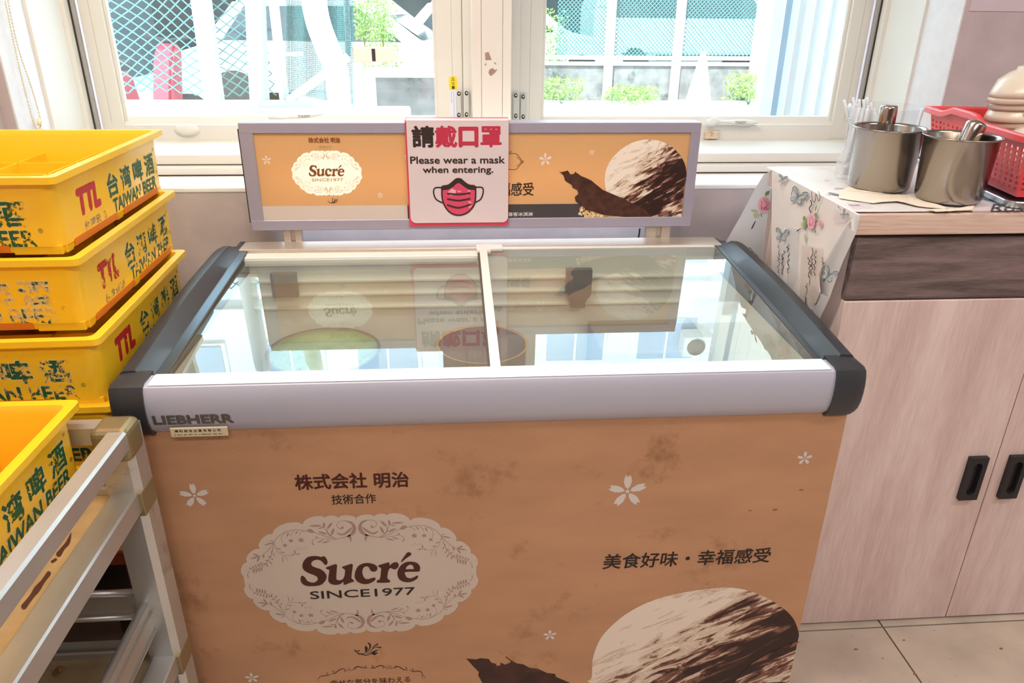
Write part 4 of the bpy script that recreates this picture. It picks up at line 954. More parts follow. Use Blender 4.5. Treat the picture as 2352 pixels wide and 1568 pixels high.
for x0, x1 in ((TX1 - .058, TX1 + .0015), (TX0 - .0015, TX0 + .052)):
    for y0, y1 in ((TY1 - .058, TY1 + .0015), (TY0 - .0015, TY0 + .052)): put('corner_joint', cornerb(x0, x1, y0, y1, .722, .782), M_brass, tr)
for zz in (.646, .285):
    put('shelf_rail', rail_y(TX1 - .048, TX1 - .006, TY0 + .02, TY1 - .046, zz - .022, zz + .016, .003), M_trol, tr); put('shelf_rail', rail_y(TX0 + .006, TX0 + .05, TY0 + .02, TY1 - .02, zz - .022, zz + .016, .003), M_trol, tr)
    put('shelf_rail', rail_x(TX0 + .03, TX1 - .046, TY1 - .036, TY1 - .004, zz - .022, zz + .018, .003), M_trol, tr); put('shelf_rail', rail_x(TX0 + .03, TX1 - .03, TY0, TY0 + .03, zz - .022, zz + .016, .003), M_trol, tr)
    for x0, x1 in ((TX1 - .010, TX1 + .001),): put('joint_band', B((x0, TY1 - .052, zz - .03), (x1, TY1 + .001, zz + .015), .001, 1), M_brass, tr)
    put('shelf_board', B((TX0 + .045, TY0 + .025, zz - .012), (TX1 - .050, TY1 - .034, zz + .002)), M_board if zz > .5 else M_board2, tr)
d = Draw(lambda x, y, l: atZ(x, y, .6485 + l))
d.stroke([(163, 1224), (156, 1245), (145, 1258), (135, 1272)], [2, 9, 8, 12], .0005); d.stroke([(112, 1316), (98, 1335), (85, 1352), (72, 1370), (55, 1392)], [10, 9, 14, 10, 13], .0005); d.stroke([(178, 1275), (172, 1281)], 5, .0005); d.stroke([(128, 1284), (120, 1289)], 6, .0005)
d.done('stain', mat('dark_stain', '#5b3322', .7), tr)
# channel rails round the lower shelf
def channel_x(x0, x1, y, z0, z1):
    bm = bmesh.new(); box(bm, (x0, y - .006, z0 + .008), (x1, y + .006, z1 - .010), .001, 1); tube(bm, [(x0, y - .004, z1 - .006), (x1, y - .004, z1 - .006)], .007, 10); tube(bm, [(x0, y - .004, z0 + .006), (x1, y - .004, z0 + .006)], .006, 10); box(bm, (x0, y - .009, z0 + .017), (x1, y, z0 + .022)); return bm
def channel_y(x, y0, y1, z0, z1):
    bm = bmesh.new(); box(bm, (x - .008, y0, z0 + .006), (x + .004, y1, z1 - .006)); tube(bm, [(x - .004, y0, z1 - .006), (x - .004, y1, z1 - .006)], .0075, 10); tube(bm, [(x + .002, y0, z1 - .022), (x + .002, y1, z1 - .022)], .005, 10); tube(bm, [(x, y0, z0 + .006), (x, y1, z0 + .006)], .0075, 10); return bm
put('side_channel', channel_x(TX0 + .03, TX1 - .045, TY1 - .022, .370, .438), M_trol, tr); put('side_channel', channel_y(TX1 - .035, TY0 + .03, TY1 - .045, .360, .430), M_trol, tr); put('side_channel', channel_y(TX0 + .03, TY0 + .03, TY1 - .03, .360, .430), M_trol, tr)
for x in (TX0 + .025, TX1 - .026):
    for y in (TY0 + .025, TY1 - .026):
        bm = bmesh.new(); tube(bm, [(x - .012, y, .022), (x + .012, y, .022)], .022, 16); put('caster', bm, M_dark, tr)
# fallen scrap on the lower board
bm = bmesh.new(); P = [atZ(*p, .289) for p in ((124, 1548), (138, 1532), (152, 1535), (146, 1545), (138, 1553), (130, 1556))]
vs = [bm.verts.new(p + Vector((0, 0, .002 + .008 * random.random()))) for p in P]; c = bm.verts.new(sum(P, Vector()) / 6 + Vector((0, 0, .014)))
for i in range(6): bm.faces.new((vs[i], vs[(i + 1) % 6], c))
bmesh.ops.solidify(bm, geom=bm.faces[:], thickness=.0012)
tag(put('paper_scrap', bm, mat('peel', '#b08a62', .8)), 'small crumpled brown scrap on the lowest trolley shelf', 'scrap')

# ------------------------------------------------------------------ cabinet and worktop
cb = thing('base_cabinet', 'pale wood cabinet with dark drawer fronts right of the freezer', 'cabinet', (1.3, 1.5, 0))
YC = 1.352
bm = bmesh.new(); box(bm, (.773, YC + .018, .004), (2.65, 1.76, .995)); put('carcass', bm, M_light, cb)
xs = [.771, 1.2035, 1.636, 2.0685, 2.50]
def handle(d_, xc, sg):
    bm = bmesh.new(); z0, z1 = .3705, .4835; x0, x1 = xc - .0215, xc + .0215; y = YC - .0085
    # recessed pull: plate with an oval slot
    outer = [(x0, z0), (x1, z0), (x1, z1), (x0, z1)]; r = .0105; slot = [(xc + r * cos(a), z1 - .024 + r * sin(a)) for a in [pi * i / 8 for i in range(9)]] + [(xc + r * cos(a), z0 + .024 + r * sin(a)) for a in [pi + pi * i / 8 for i in range(9)]]
    al = outer + slot; vs = [bm.verts.new((x, y - .0025, z)) for x, z in al]
    for tri in tessellate_polygon([[Vector((x, z, 0)) for x, z in outer], [Vector((x, z, 0)) for x, z in slot]]): bm.faces.new([vs[i] for i in tri])
    n = len(slot); back = [bm.verts.new((x * .7 + xc * .3, y + .0075, z)) for x, z in slot]
    for i in range(n): bm.faces.new((vs[4 + i], vs[4 + (i + 1) % n], back[(i + 1) % n], back[i]))
    bm.faces.new(back); e = [bm.verts.new((x, y + .0090, z)) for x, z in outer]
    for i in range(4): bm.faces.new((vs[i], vs[(i + 1) % 4], e[(i + 1) % 4], e[i]))
    bmesh.ops.recalc_face_normals(bm, faces=bm.faces[:])
    put('handle', bm, mat('black_pull', '#1c1b1f', .35), d_)
for i in range(4):
    a, b = xs[i], xs[i + 1]
    dr = put('door', B((a + .0012, YC, .006), (b - .0012, YC + .018, .8605), .0012, 1), M_light, cb)
    if i < 2: handle(dr, 1.1555 if i == 0 else 1.2515, 1)
    elif i == 2: handle(dr, 2.02, 1)
bm = bmesh.new(); prism(bm, [(.771, YC + .018, .8645), (.771, YC + .002, .8645), (.771, YC - .0, .870), (.771, YC - .0, .990), (.771, YC + .018, .9945)], (.863, 0, 0)); put('drawer', bm, M_darkl, cb, label='dark wood drawer front')
bm = bmesh.new(); prism(bm, [(1.637, YC + .018, .8645), (1.637, YC + .002, .8645), (1.637, YC - .0, .870), (1.637, YC - .0, .990), (1.637, YC + .018, .9945)], (.863, 0, 0)); put('drawer', bm, M_darkl, cb, label='dark wood drawer front')
tag(put('worktop', B((.762, YC - .004, .9985), (2.66, 1.785, 1.0395), .0025), M_lighth), 'light wood worktop lying on the cabinet', 'worktop')

# tablecloth: printed vinyl over the top, down the left side and the back
M_cloth = mat('printed_vinyl', '#e9e4e2', .35, var=.05, vscale=6, dirt='#dcc7b4', dscale=5, dthr=.56)
tcl = thing('tablecloth', 'white rose and butterfly vinyl tablecloth hanging over the worktop end', 'tablecloth', (1.1, 1.6, 1.04))
bm = bmesh.new(); N = 24
top = []
for i in range(N + 1):
    x = .757 + (2.6 - .757) * (i / N) ** 1.3
    top.append([bm.verts.new((x, y, 1.0425 + .0012 * noise.noise(Vector((x * 9, y * 9, 0))) )) for y in [YC + .004 + (1.790 - YC - .004) * j / 10 for j in range(11)]])
for a, b in zip(top, top[1:]):
    for j in range(10): f = bm.faces.new((a[j], b[j], b[j + 1], a[j + 1])); f.smooth = True
put('cloth_top', bm, M_cloth, tcl)
XC = .7545
bm = bmesh.new()      # left hanging side, cut by the folded hem
hem0 = atX(1972, 494, XC); hem1 = atX(1837, 715, XC)
def hemY(z): t = (hem0.z - z) / (hem0.z - hem1.z); return hem0.y + (hem1.y - hem0.y) * t
rows = []
for i in range(15):
    z = 1.042 - .40 * i / 14
    yb = 1.735 - .20 * (1.042 - z) if i else 1.790
    yb = atX(1773, 470, XC).y - (atX(1773, 470, XC).z - z) * .395
    ya = min(hemY(z), yb - .002); row = []
    for j in range(13):
        y = ya + (yb - ya) * j / 12; row.append(bm.verts.new((XC - .004 * (i / 14) * sin(j * 1.1) - .002 * sin(j / 12 * pi) * i / 3 - (.004 if i == 0 else 0) * 0, y, z)))
    rows.append(row)
for a, b in zip(rows, rows[1:]):
    for j in range(12): f = bm.faces.new((a[j], a[j + 1], b[j + 1], b[j])); f.smooth = True
put('cloth_side', bm, M_cloth, tcl)
bm = bmesh.new()      # rounded shoulder between top and side
sh = [[bm.verts.new((XC + .003 - .003 * sin(t), y, 1.0405 + .003 * cos(t) - .0008)) for t in [pi / 2 * k / 4 for k in range(5)]] for y in [hem0.y + (1.79 - hem0.y) * j / 8 for j in range(9)]]
for a, b in zip(sh, sh[1:]):
    for j in range(4): f = bm.faces.new((a[j], a[j + 1], b[j + 1], b[j])); f.smooth = True
put('cloth_shoulder', bm, M_cloth, tcl)
# folded hem strip, underside showing
bm = bmesh.new(); XH = XC - .004
la = [(1966, 496), (1945, 517), (1920, 558), (1896, 599), (1866, 658), (1837, 715), (1805, 780)]; ra = [(1977, 492), (1966, 536), (1951, 568), (1936, 600), (1905, 685), (1874, 751), (1850, 820)]
A_ = [bm.verts.new(atX(x, y, XH)) for x, y in la]; B_ = [bm.verts.new(atX(x, y, XH - .003)) for x, y in ra]
for k_ in range(6): bm.faces.new((A_[k_], A_[k_ + 1], B_[k_ + 1], B_[k_]))
bmesh.ops.solidify(bm, geom=bm.faces[:], thickness=.0012); put('cloth_hem', bm, mat('vinyl_back', '#efeeee', .4), tcl)
# rear flap flaring towards the window
YQ = 1.792
bm = bmesh.new(); q = [(1776, 390), (1755, 400), (1735, 432), (1700, 498), (1650, 585), (1640, 640), (1660, 720), (1769, 720), (1769, 600), (1768, 480), (1769, 430)]
vs = [bm.verts.new(atY(x, y, YQ + .02 * max(0, (1760 - x)) / 120)) for x, y in q]; 
for tri in tessellate_polygon([[Vector((x, y, 0)) for x, y in q]]): bm.faces.new([vs[i] for i in tri])
bmesh.ops.solidify(bm, geom=bm.faces[:], thickness=.0012); put('cloth_flap', bm, M_cloth, tcl)
put('cloth_rear', B((.775, 1.790, .70), (2.6, 1.7925, 1.043)), M_cloth, tcl)
# print on the cloth
M_rose = [mat('rose_light', '#efb6c6', .5), mat('rose_mid', '#e183a4', .5), mat('rose_dark', '#c9527f', .5), mat('rose_leaf', '#8a9c6c', .5), mat('rose_leaf_light', '#b9c49c', .5), mat('butterfly_ink', '#7c838a', .5), mat('butterfly_teal', '#c3d2d6', .5), mat('script_ink', '#4b3d46', .5), mat('patch_pink', '#eadde3', .5, alpha=.4), mat('patch_blue', '#dfe5e8', .5, alpha=.4), mat('patch_tan', '#e4d3c6', .5, alpha=.4)]
random.seed(11)
def rose(d, x, y, rx, ry, li=.0008):
    d.disc(x, y, rx, li, 0, 20, ry)
    for k in range(9):
        a = k * 2.4; rr = .25 + .08 * k; cx_, cy_ = x + rx * rr * .5 * cos(a), y + ry * rr * .5 * sin(a)
        d.stroke([(cx_ + rx * .35 * cos(a + 1.2 + s), cy_ + ry * .35 * sin(a + 1.2 + s)) for s in (-.8, -.3, .2, .8)], [rx * .04, rx * .16, rx * .16, rx * .03], li + .0001 * (k + 1), 1 if k % 3 else 2, k=3)
def fly(d, x, y, s, rot, li=.0012):
    c_, s_ = cos(rot), sin(rot)
    def T(px, py): return (x + (px * c_ - py * s_) * s, y + (px * s_ + py * c_) * s)
    for sg in (1, -1):
        d.poly([T(*p) for p in ((.05 * sg, -.05), (.35 * sg, -.75), (.75 * sg, -.95), (.95 * sg, -.75), (.75 * sg, -.25), (.3 * sg, .05))], li, 6)
        d.poly([T(*p) for p in ((.05 * sg, .05), (.45 * sg, .1), (.65 * sg, .4), (.45 * sg, .75), (.2 * sg, .6))], li, 6)
        for p, r in (((.35, -.75), .05), ((.75, -.95), .07), ((.95, -.75), .07), ((.65, .4), .06), ((.45, .75), .06), ((.7, -.6), .03), ((.5, -.8), .03)):
            d.stroke([T(.05 * sg, 0), T(p[0] * sg, p[1])], [s * .02, s * r], li + .0002, 5, cap=False)
        d.stroke([T(.35 * sg, -.75), T(.75 * sg, -.95), T(.95 * sg, -.75), T(.8 * sg, -.3)], s * .09, li + .0003, 5, k=3); d.stroke([T(.65 * sg, .4), T(.5 * sg, .75), T(.2 * sg, .6)], s * .07, li + .0003, 5, k=3)
    d.stroke([T(0, -.3), T(0, .35)], s * .10, li + .0004, 5)
def script(d, x, y, dx, dy, n, amp, wd=1.4, li=.0009, mi=7):
    pts = []; 
    for i in range(n * 3): t = i / (n * 3); pts.append((x + dx * t + amp * random.uniform(-.6, .6) * (1 if abs(dy) > abs(dx) else .4), y + dy * t + amp * random.uniform(-.6, .6) * (1 if abs(dx) >= abs(dy) else .4)))
    d.stroke(pts, [wd * random.uniform(.4, 1.4) for _ in pts], li, mi, k=3, cap=False)
d = Draw(lambda x, y, l: atX(x, y, XC - .0055 - l))
for l, mi in (([(1790, 470), (1850, 500), (1900, 540), (1890, 620), (1800, 600)], 0),): pass
d.poly([[(1912, 480), (1948, 478), (1945, 510), (1915, 512)]], .0002, 8); d.poly([[(1800, 520), (1835, 525), (1830, 640), (1795, 700), (1790, 620)]], .0002, 9); d.poly([[(1840, 560), (1890, 570), (1880, 690), (1835, 720)]], .0002, 10)
for x, y, x2, y2, wd, mi in ((1846, 508, 1848, 495, 7, 3), (1853, 502, 1847, 522, 7, 3), (1872, 488, 1876, 500, 8, 3), (1876, 470, 1872, 486, 3, 3), (1849, 535, 1850, 558, 5, 4), (1873, 527, 1872, 536, 4, 3)): d.leaf((x, y), (x2, y2), wd, .0006, mi)
d.disc(1846, 515, 6, .0005, 4, 12, 8); rose(d, 1863, 508, 9, 18); rose(d, 1884, 513, 4.5, 9)
d.stroke([(1831, 530), (1840, 524)], [3, 1], .0009, 7); d.stroke([(1849, 529), (1851, 522)], 1.5, .0009, 7); d.stroke([(1872, 511), (1878, 507)], 1.5, .0009, 7)
fly(d, 1832, 452, 20, .45); fly(d, 1938, 492, 10, .9); fly(d, 1797, 412, 11, .3); fly(d, 1795, 540, 16, .2)
script(d, 1817, 452, 5, -22, 4, 2); script(d, 1852, 440, -8, 34, 6, 1.5, .9); d.stroke([(1864, 440), (1866, 460), (1872, 462), (1874, 445), (1880, 462), (1884, 452), (1880, 440)], 1.3, .0009, 7); d.stroke([(1862, 460), (1864, 470), (1859, 478), (1862, 488)], 2.4, .0009, 7)
for x, y, dy in ((1790, 560, 70), (1800, 575, 60), (1810, 560, 70), (1866, 570, 65), (1874, 575, 60), (1858, 590, 70), (1890, 590, 60), (1852, 650, 55)): script(d, x, y, random.uniform(-6, 3), dy, 6, 5, 1.5)
script(d, 1925, 473, 6, 10, 3, 2); d.done('cloth_print', M_rose, tcl, kind='stuff')
d = Draw(lambda x, y, l: atX(x, y, XH - .0018 - l))
fly(d, 1903, 632, 18, .5); script(d, 1885, 670, -14, 34, 4, 2.5); script(d, 1866, 712, -16, 22, 3, 2); d.done('cloth_print', M_rose, tcl, kind='stuff')
d = Draw(lambda x, y, l: atY(x, y, YQ + .02 * max(0, (1760 - x)) / 120 - .0015 - l))
rose(d, 1755, 470, 14, 19); d.leaf((1757, 450), (1767, 438), 8, .0006, 3); d.leaf((1724, 482), (1742, 486), 7, .0006, 4); d.disc(1738, 494, 8, .0005, 4, 12, 6); d.stroke([(1747, 491), (1750, 497)], 1.6, .0009, 7); d.stroke([(1735, 508), (1729, 520), (1726, 526)], [2, 3, 1.5], .0009, 7)
for x, y in ((1722, 568), (1712, 580), (1745, 596)): script(d, x, y, 22, 26, 4, 3, 1.2)
script(d, 1700, 590, 6, 6, 2, 2); script(d, 1745, 596, 20, 34, 5, 4, 1.2); d.done('cloth_print', M_rose, tcl, kind='stuff')
d = Draw(lambda x, y, l: atZ(x, y, 1.0440 + l))
for x, y, r in ((1905, 445, 7), (1900, 412, 6)): d.disc(x, y, r * 1.3, .0003, 8, 14, r * .5)
d.poly([[(1945, 466), (1990, 462), (2010, 476), (1960, 480)]], .0002, 8); d.poly([[(2230, 478), (2280, 476), (2275, 488), (2235, 488)]], .0002, 8)
for x, y in ((1915, 432), (1950, 470), (2262, 458), (2290, 462), (2160, 484), (2190, 484)): script(d, x, y, 28, random.uniform(-2, 4), 5, 2, 1)
d.stroke([(1905, 443), (1925, 447)], 4, .0004, 5); d.stroke([(2254, 455), (2285, 462)], 1.2, .0005, 7); d.done('cloth_print', M_rose, tcl, kind='stuff')
text('lettering', 'Rose', lambda u, v, l: atZ(2352 - (u - 2270) + (0), v, 1.0444 + l) if False else atZ(u, v, 1.0444 + l), 2275, 2375, 485, 468, M_rose[7], tcl, lift=.0002, shear=-.4)

# ------------------------------------------------------------------ things on the worktop
ZT = 1.0445
def pot(x, y, label):
    t = thing('steel_pot', label, 'pot', (x, y, ZT + .0012))
    bm = bmesh.new(); r0, r1, h = .0615, .0685, .126
    lathe(bm, [(0, 0), (r0 - .008, 0), (r0 - .002, .003), (r0, .009), (r1 - .001, h - .004), (r1 + .0025, h - .003), (r1 + .0035, h - .0008), (r1 + .0025, h + .0012), (r1 + .0002, h), (r1 - .0022, h - .004), (r0 - .002, .010), (r0 - .010, .003), (0, .003)], (0, 0, 0), 64)
    put('vessel', bm, M_steel, t, local=True); return t
pot(.903, 1.547, 'stainless steel pot beside the clear straw cup')
pot(.990, 1.437, 'stainless steel pot nearest the front edge, holding a tilted ladle handle')
def ladle(a, b, r0, r1, label, dome):
    t = thing('ladle', label, 'ladle', tuple(a)); a = Vector(a); b = Vector(b); ax = (b - a).normalized()
    M3 = ax.to_track_quat('Z', 'Y').to_matrix(); L_ = (b - a).length; bm = bmesh.new()
    prof = [(0, 0), (r0 * .8, .001), (r0, .006)] + [(r0 + (r1 - r0) * k / 8, .006 + (L_ - .012) * k / 8) for k in range(1, 9)]
    if dome: prof += [(r1 * cos(q), L_ - .006 + r1 * .55 * sin(q)) for q in [pi / 2 * k / 6 for k in range(1, 7)]]
    else: prof += [(r1 * .95, L_ - .001), (r1 * .85, L_ + .001), (0, L_ + .0025)]
    lathe(bm, prof, a, 32, M3.to_4x4()); put('handle', bm, mat('polished_steel', '#b9b0a8', .14, metal=1), t)
    bm = bmesh.new(); lathe(bm, [(0, -.006), (.018, -.004), (.026, .002), (.03, .010), (.028, .010), (.024, .004), (.017, -.002), (0, -.004)], a, 28); put('bowl', bm, mat('polished_steel', '#b9b0a8', .14, metal=1), t)
ladle((.901, 1.556, ZT + .0125), (.897, 1.556, 1.213), .0165, .0175, 'upright steel ladle handle standing in the rear pot', False)
ladle((.982, 1.447, ZT + .0125), (1.0300, 1.460, 1.193), .014, .0195, 'tilted steel ladle with rounded end leaning in the front pot', True)
# clear cup with wrapped straws
cp = thing('clear_cup', 'tall clear plastic cup holding wrapped spoons behind the steel pots', 'cup', (.975, 1.705, ZT + .001))
bm = bmesh.new(); lathe(bm, [(0, .001), (.064, .001), (.067, .004), (.079, .146), (.0815, .150), (.079, .150)], (0, 0, 0), 48); put('cup_wall', bm, M_clear, cp, local=True)
random.seed(9)
for i in range(13):
    ang = random.uniform(2.0, 4.4); r = random.uniform(.018, .048); base = Vector((.968 + r * .6 * cos(ang), 1.705 + r * .6 * sin(ang), ZT + .008))
    tip = Vector((.960 + (r + .030) * cos(ang) - .012, 1.705 + (r + .018) * sin(ang), ZT + .145 + random.uniform(0, .03)))
    bm = bmesh.new(); tube(bm, catmull([base, base.lerp(tip, .6), tip], 2), [.0016, .0017, .002, .0032, .0034][:5], 6)
    s_ = put('wrapped_spoon', bm, M_spoon); tag(s_, 'thin white plastic wrapped spoon standing in the clear cup', 'spoon', 'wrapped spoons in the clear cup')
# crumpled plastic sleeve left of the cup
bag = thing('plastic_sleeve', 'crumpled clear plastic sleeve of straws leaning left of the steel pots', 'bag', (.905, 1.67, ZT))
bm = bmesh.new(); rings = []
for i in range(13):
    t = i / 12; c = Vector((.893 + .018 * t, 1.655 + .02 * t, ZT + .001 + .150 * t)); r = .030 - .006 * t + .004 * sin(t * 9)
    rings.append([bm.verts.new(c + Vector((cos(a), sin(a) * .8, 0)) * (r * (1 + .28 * noise.noise(Vector((cos(a) * 2, sin(a) * 2, t * 5)))))) for a in [2 * pi * k / 20 for k in range(20)]])
for a, b in zip(rings, rings[1:]):
    for k in range(20): bm.faces.new((a[k], a[(k + 1) % 20], b[(k + 1) % 20], b[k]))
put('film', bm, M_wrap, bag)
for i in range(7):
    a = random.uniform(0, 6.28); r = random.uniform(.004, .014); bm = bmesh.new(); tube(bm, [(.893 + r * cos(a), 1.655 + r * sin(a), ZT + .004), (.911 + r * 1.1 * cos(a), 1.675 + r * 1.1 * sin(a), ZT + random.uniform(.14, .165))], .0032, 8); put('straw', bm, M_spoon, bag)
# cream napkin under the pots
def fold(name, pts, lift, label):
    bm = bmesh.new(); vs = []
    for x, y, h in pts: p = atZ(x, y, ZT + .0002 + h); vs.append(bm.verts.new(p))
    for tri in tessellate_polygon([[Vector((x, y, 0)) for x, y, h in pts]]): bm.faces.new([vs[i] for i in tri])
    bmesh.ops.subdivide_edges(bm, edges=bm.edges[:], cuts=2, use_grid_fill=True)
    for v in bm.verts: v.co.z += lift * abs(noise.noise(v.co * 40))
    bmesh.ops.solidify(bm, geom=bm.faces[:], thickness=-.0008); return bm
nk = thing('napkin', 'folded cream napkin lying under the steel pots', 'napkin', tuple(atZ(2000, 450, ZT)))
put('fold', fold('n', [(1930, 438, 0), (1948, 430, .001), (2010, 440, .002), (2040, 446, .002), (2090, 450, .001), (2180, 478, 0), (2170, 480, 0), (2110, 474, .001), (2060, 462, .002), (2005, 466, .001), (1926, 455, 0)], .003, ''), M_napkin, nk)
put('fold', fold('n', [(2128, 481, 0), (2190, 480, .001), (2240, 470, .001), (2232, 482, 0), (2150, 486, 0)], .002, ''), M_napkin, nk)

# red basket on a metal tray, with bowls
bk = thing('red_basket', 'red perforated plastic basket full of bowls against the lilac wall', 'basket', (1.087, 1.385, ZT + .014), (0, 0, rad(-9)))
BL, BW, BH = .44, .30, .118
def side(bm, p0, p1, q0, q1, nx, nz, mi=0):
    """perforated wall between bottom edge p0-p1 and top edge q0-q1"""
    p0, p1, q0, q1 = map(Vector, (p0, p1, q0, q1)); g = {}
    def P(u, v): return (p0.lerp(p1, u)).lerp(q0.lerp(q1, u), v)
    us = [0]; 
    for i in range(nx): c = (i + .5) / nx; us += [c - .22 / nx, c + .22 / nx]
    us += [1]; vs = [0, .06]
    for j in range(nz): c = .08 + (j + .5) * .74 / nz; vs += [c - .30 * .74 / nz, c + .30 * .74 / nz]
    vs += [.86, 1]
    for i, u in enumerate(us):
        for j, v in enumerate(vs): g[i, j] = bm.verts.new(P(u, v))
    for i in range(len(us) - 1):
        for j in range(len(vs) - 1):
            hole = i % 2 == 1 and j >= 2 and j % 2 == 0 and j < len(vs) - 2
            if not hole: bm.faces.new((g[i, j], g[i + 1, j], g[i + 1, j + 1], g[i, j + 1]))
t_ = .018
c0 = [(t_, t_, 0), (BW - t_, t_, 0), (BW - t_, BL - t_, 0), (t_, BL - t_, 0)]; c1 = [(0, 0, BH), (BW, 0, BH), (BW, BL, BH), (0, BL, BH)]
bm = bmesh.new()
for i in range(4):
    j = (i + 1) % 4; side(bm, c0[i], c0[j], c1[i], c1[j], 20 if i % 2 else 14, 8)
bm.faces.new([bm.verts.new(p) for p in c0]); bmesh.ops.remove_doubles(bm, verts=bm.verts, dist=1e-5); bmesh.ops.solidify(bm, geom=bm.faces[:], thickness=.0022)
put('basket_wall', bm, M_basket, bk, local=True)
bm = bmesh.new()
rimp = []
def rp_(a, b, hump):
    a, b = Vector(a), Vector(b); out = []
    for u in [k / 16 for k in range(16)]:
        h = 0
        if hump: h = .014 * max(0, min(1, (u - .22) / .07, (.62 - u) / .07))
        out.append(a.lerp(b, u) + Vector((0, 0, h)))
    return out
loop = rp_((0, BL, BH), (0, 0, BH), True) + rp_((0, 0, BH), (BW, 0, BH), False) + rp_((BW, 0, BH), (BW, BL, BH), True) + rp_((BW, BL, BH), (0, BL, BH), False)
cen = Vector((BW / 2, BL / 2, BH)); rings = []
for i, p in enumerate(loop):
    o = Vector((p.x - cen.x, p.y - cen.y, 0)); o = Vector((math.copysign(1, o.x) if abs(abs(o.x) - BW / 2) < 1e-4 else 0, math.copysign(1, o.y) if abs(abs(o.y) - BL / 2) < 1e-4 else 0, 0))
    if o.length > 1: o = o * .8
    rings.append([bm.verts.new(p + o * a + Vector((0, 0, b))) for a, b in ((0, 0), (.003, .004), (.011, .004), (.013, .001), (.013, -.010), (.0115, -.010), (.010, -.001), (0, -.002))])
for a, b in zip(rings, rings[1:] + rings[:1]):
    for k in range(8): bm.faces.new((a[k], a[(k + 1) % 8], b[(k + 1) % 8], b[k]))
bmesh.ops.recalc_face_normals(bm, faces=bm.faces[:])
put('rim', bm, M_basket, bk, local=True)
ty = thing('metal_tray', 'shallow silver metal tray under the red basket', 'tray', (1.080, 1.372, ZT), (0, 0, rad(-9)))
bm = bmesh.new()
R_ = [[bm.verts.new(v) for v in rrect(.18 + o, .245 + o, .02, z, .17, .235)] for o, z in ((-.004, .0005), (.0, .012), (.004, .0125), (.004, .011), (.001, .0108), (-.002, .0005))]
R_ = [[bm.verts.new(v) for v in rrect(.175 + o, .240 + o, .02, z, .17, .235)] for o, z in ((-.006, .003), (-.002, .0125), (.003, .0130), (.004, .0115), (.002, .0005))]
for a, b in zip(R_, R_[1:]):
    for i in range(len(a)): bm.faces.new((a[i], a[(i + 1) % len(a)], b[(i + 1) % len(b)], b[i]))
bm.faces.new(R_[0]); bm.faces.new(list(reversed(R_[-1]))); bmesh.ops.recalc_face_normals(bm, faces=bm.faces[:]); put('tray_body', bm, mat('tray_metal', '#c4c6c8', .3, metal=.9), ty, local=True)
# bowls
def bowl_bm():
    bm = bmesh.new(); R0, h = .083, .060
    pr = [(0, h), (.030, h), (.034, h - .001), (.036, h - .007), (.048, h - .012), (.068, h - .026), (.078, .012), (R0, 0), (R0 - .0025, 0), (.0755, .012), (.0655, h - .027), (.046, h - .0145), (.03, h - .009), (0, h - .008)]
    lathe(bm, pr, (0, 0, 0), 48); return bm
names = ['topmost', 'second', 'third', 'fourth', 'fifth', 'sixth', 'lowest visible']
proto = None; axb = Vector((-.10, .04, 1)).normalized()
for i in range(7):
    p = Vector((1.268, 1.645, 1.228)) - axb * (.0125 * i) + Vector((.004 * random.uniform(-1, 1), 0, 0))
    lab = 'cream melamine bowl, upside down, %s of the nested stack in the red basket' % names[i]
    if proto is None: proto = put('bowl', bowl_bm(), M_bowl); o = proto
    else: o = proto.copy(); C.objects.link(o)
    o.location = p; o.rotation_euler = axb.to_track_quat('Z', 'Y').to_euler(); tag(o, lab, 'bowl', 'nested cream bowls in the red basket')
o = proto.copy(); C.objects.link(o); o.location = (1.225, 1.520, 1.112); o.rotation_euler = (rad(28), rad(-14), 0); tag(o, 'glossy cream bowl lying tilted in front of the nested stack', 'bowl')

# ------------------------------------------------------------------ outside
M_ground = mat('pale_concrete', '#c9c6c0', .9, var=.06, vscale=3)
M_white_o = mat('white_paint', '#e9e9e6', .6, dirt='#d2a47e', dscale=12, dthr=.74); M_conc = mat('old_concrete', '#6d6a69', .95, var=.3, vscale=6, dirt='#3f463d', dscale=4, dthr=.55)
M_teal = mat('teal_wire', '#4faea8', .5); M_leaf = mat('leaf_green', '#7e9c4e', .6, trans=.3); M_net = mat('teal_netting', '#3e9a92', .7, alpha=.55)
struct('ground', B((-25, 2.45, -.1), (25, 45, 0)), M_ground)
lg = tag(put('sill_ledge', B((-2.6, 2.6, 0), (-.2, 3.6, .965), .01), M_white_o), 'white painted ledge outside the left window', 'ledge')
def mesh_panel(P0, ux, W_, H_, pitch_u, pitch_v, r, m, par, wob=0):
    bm = bmesh.new(); P0 = Vector(P0); ux = Vector(ux).normalized(); nrm = ux.cross(Vector((0, 0, 1)))
    nu = int(W_ / pitch_u); nv = int(H_ / pitch_v)
    for sg in (1, -1):
        for k in range(-nv, nu + nv):
            pts = []
            for s in range(0, nv * 1 + 1):
                u = (k + (s if sg > 0 else nv - s)) * pitch_u; v = s * pitch_v
                if -1e-6 <= u <= W_: pts.append(P0 + ux * (u + wob * noise.noise(Vector((u * 3, v * 3, 0)))) + Vector((0, 0, v + wob * noise.noise(Vector((u * 3, v * 3, 7))))) + nrm * (.002 * (1 if s % 2 else -1) * sg))
            if len(pts) > 1: tube(bm, pts, r, 3, caps=False)
    return put('wire_mesh', bm, m, par, kind='stuff')
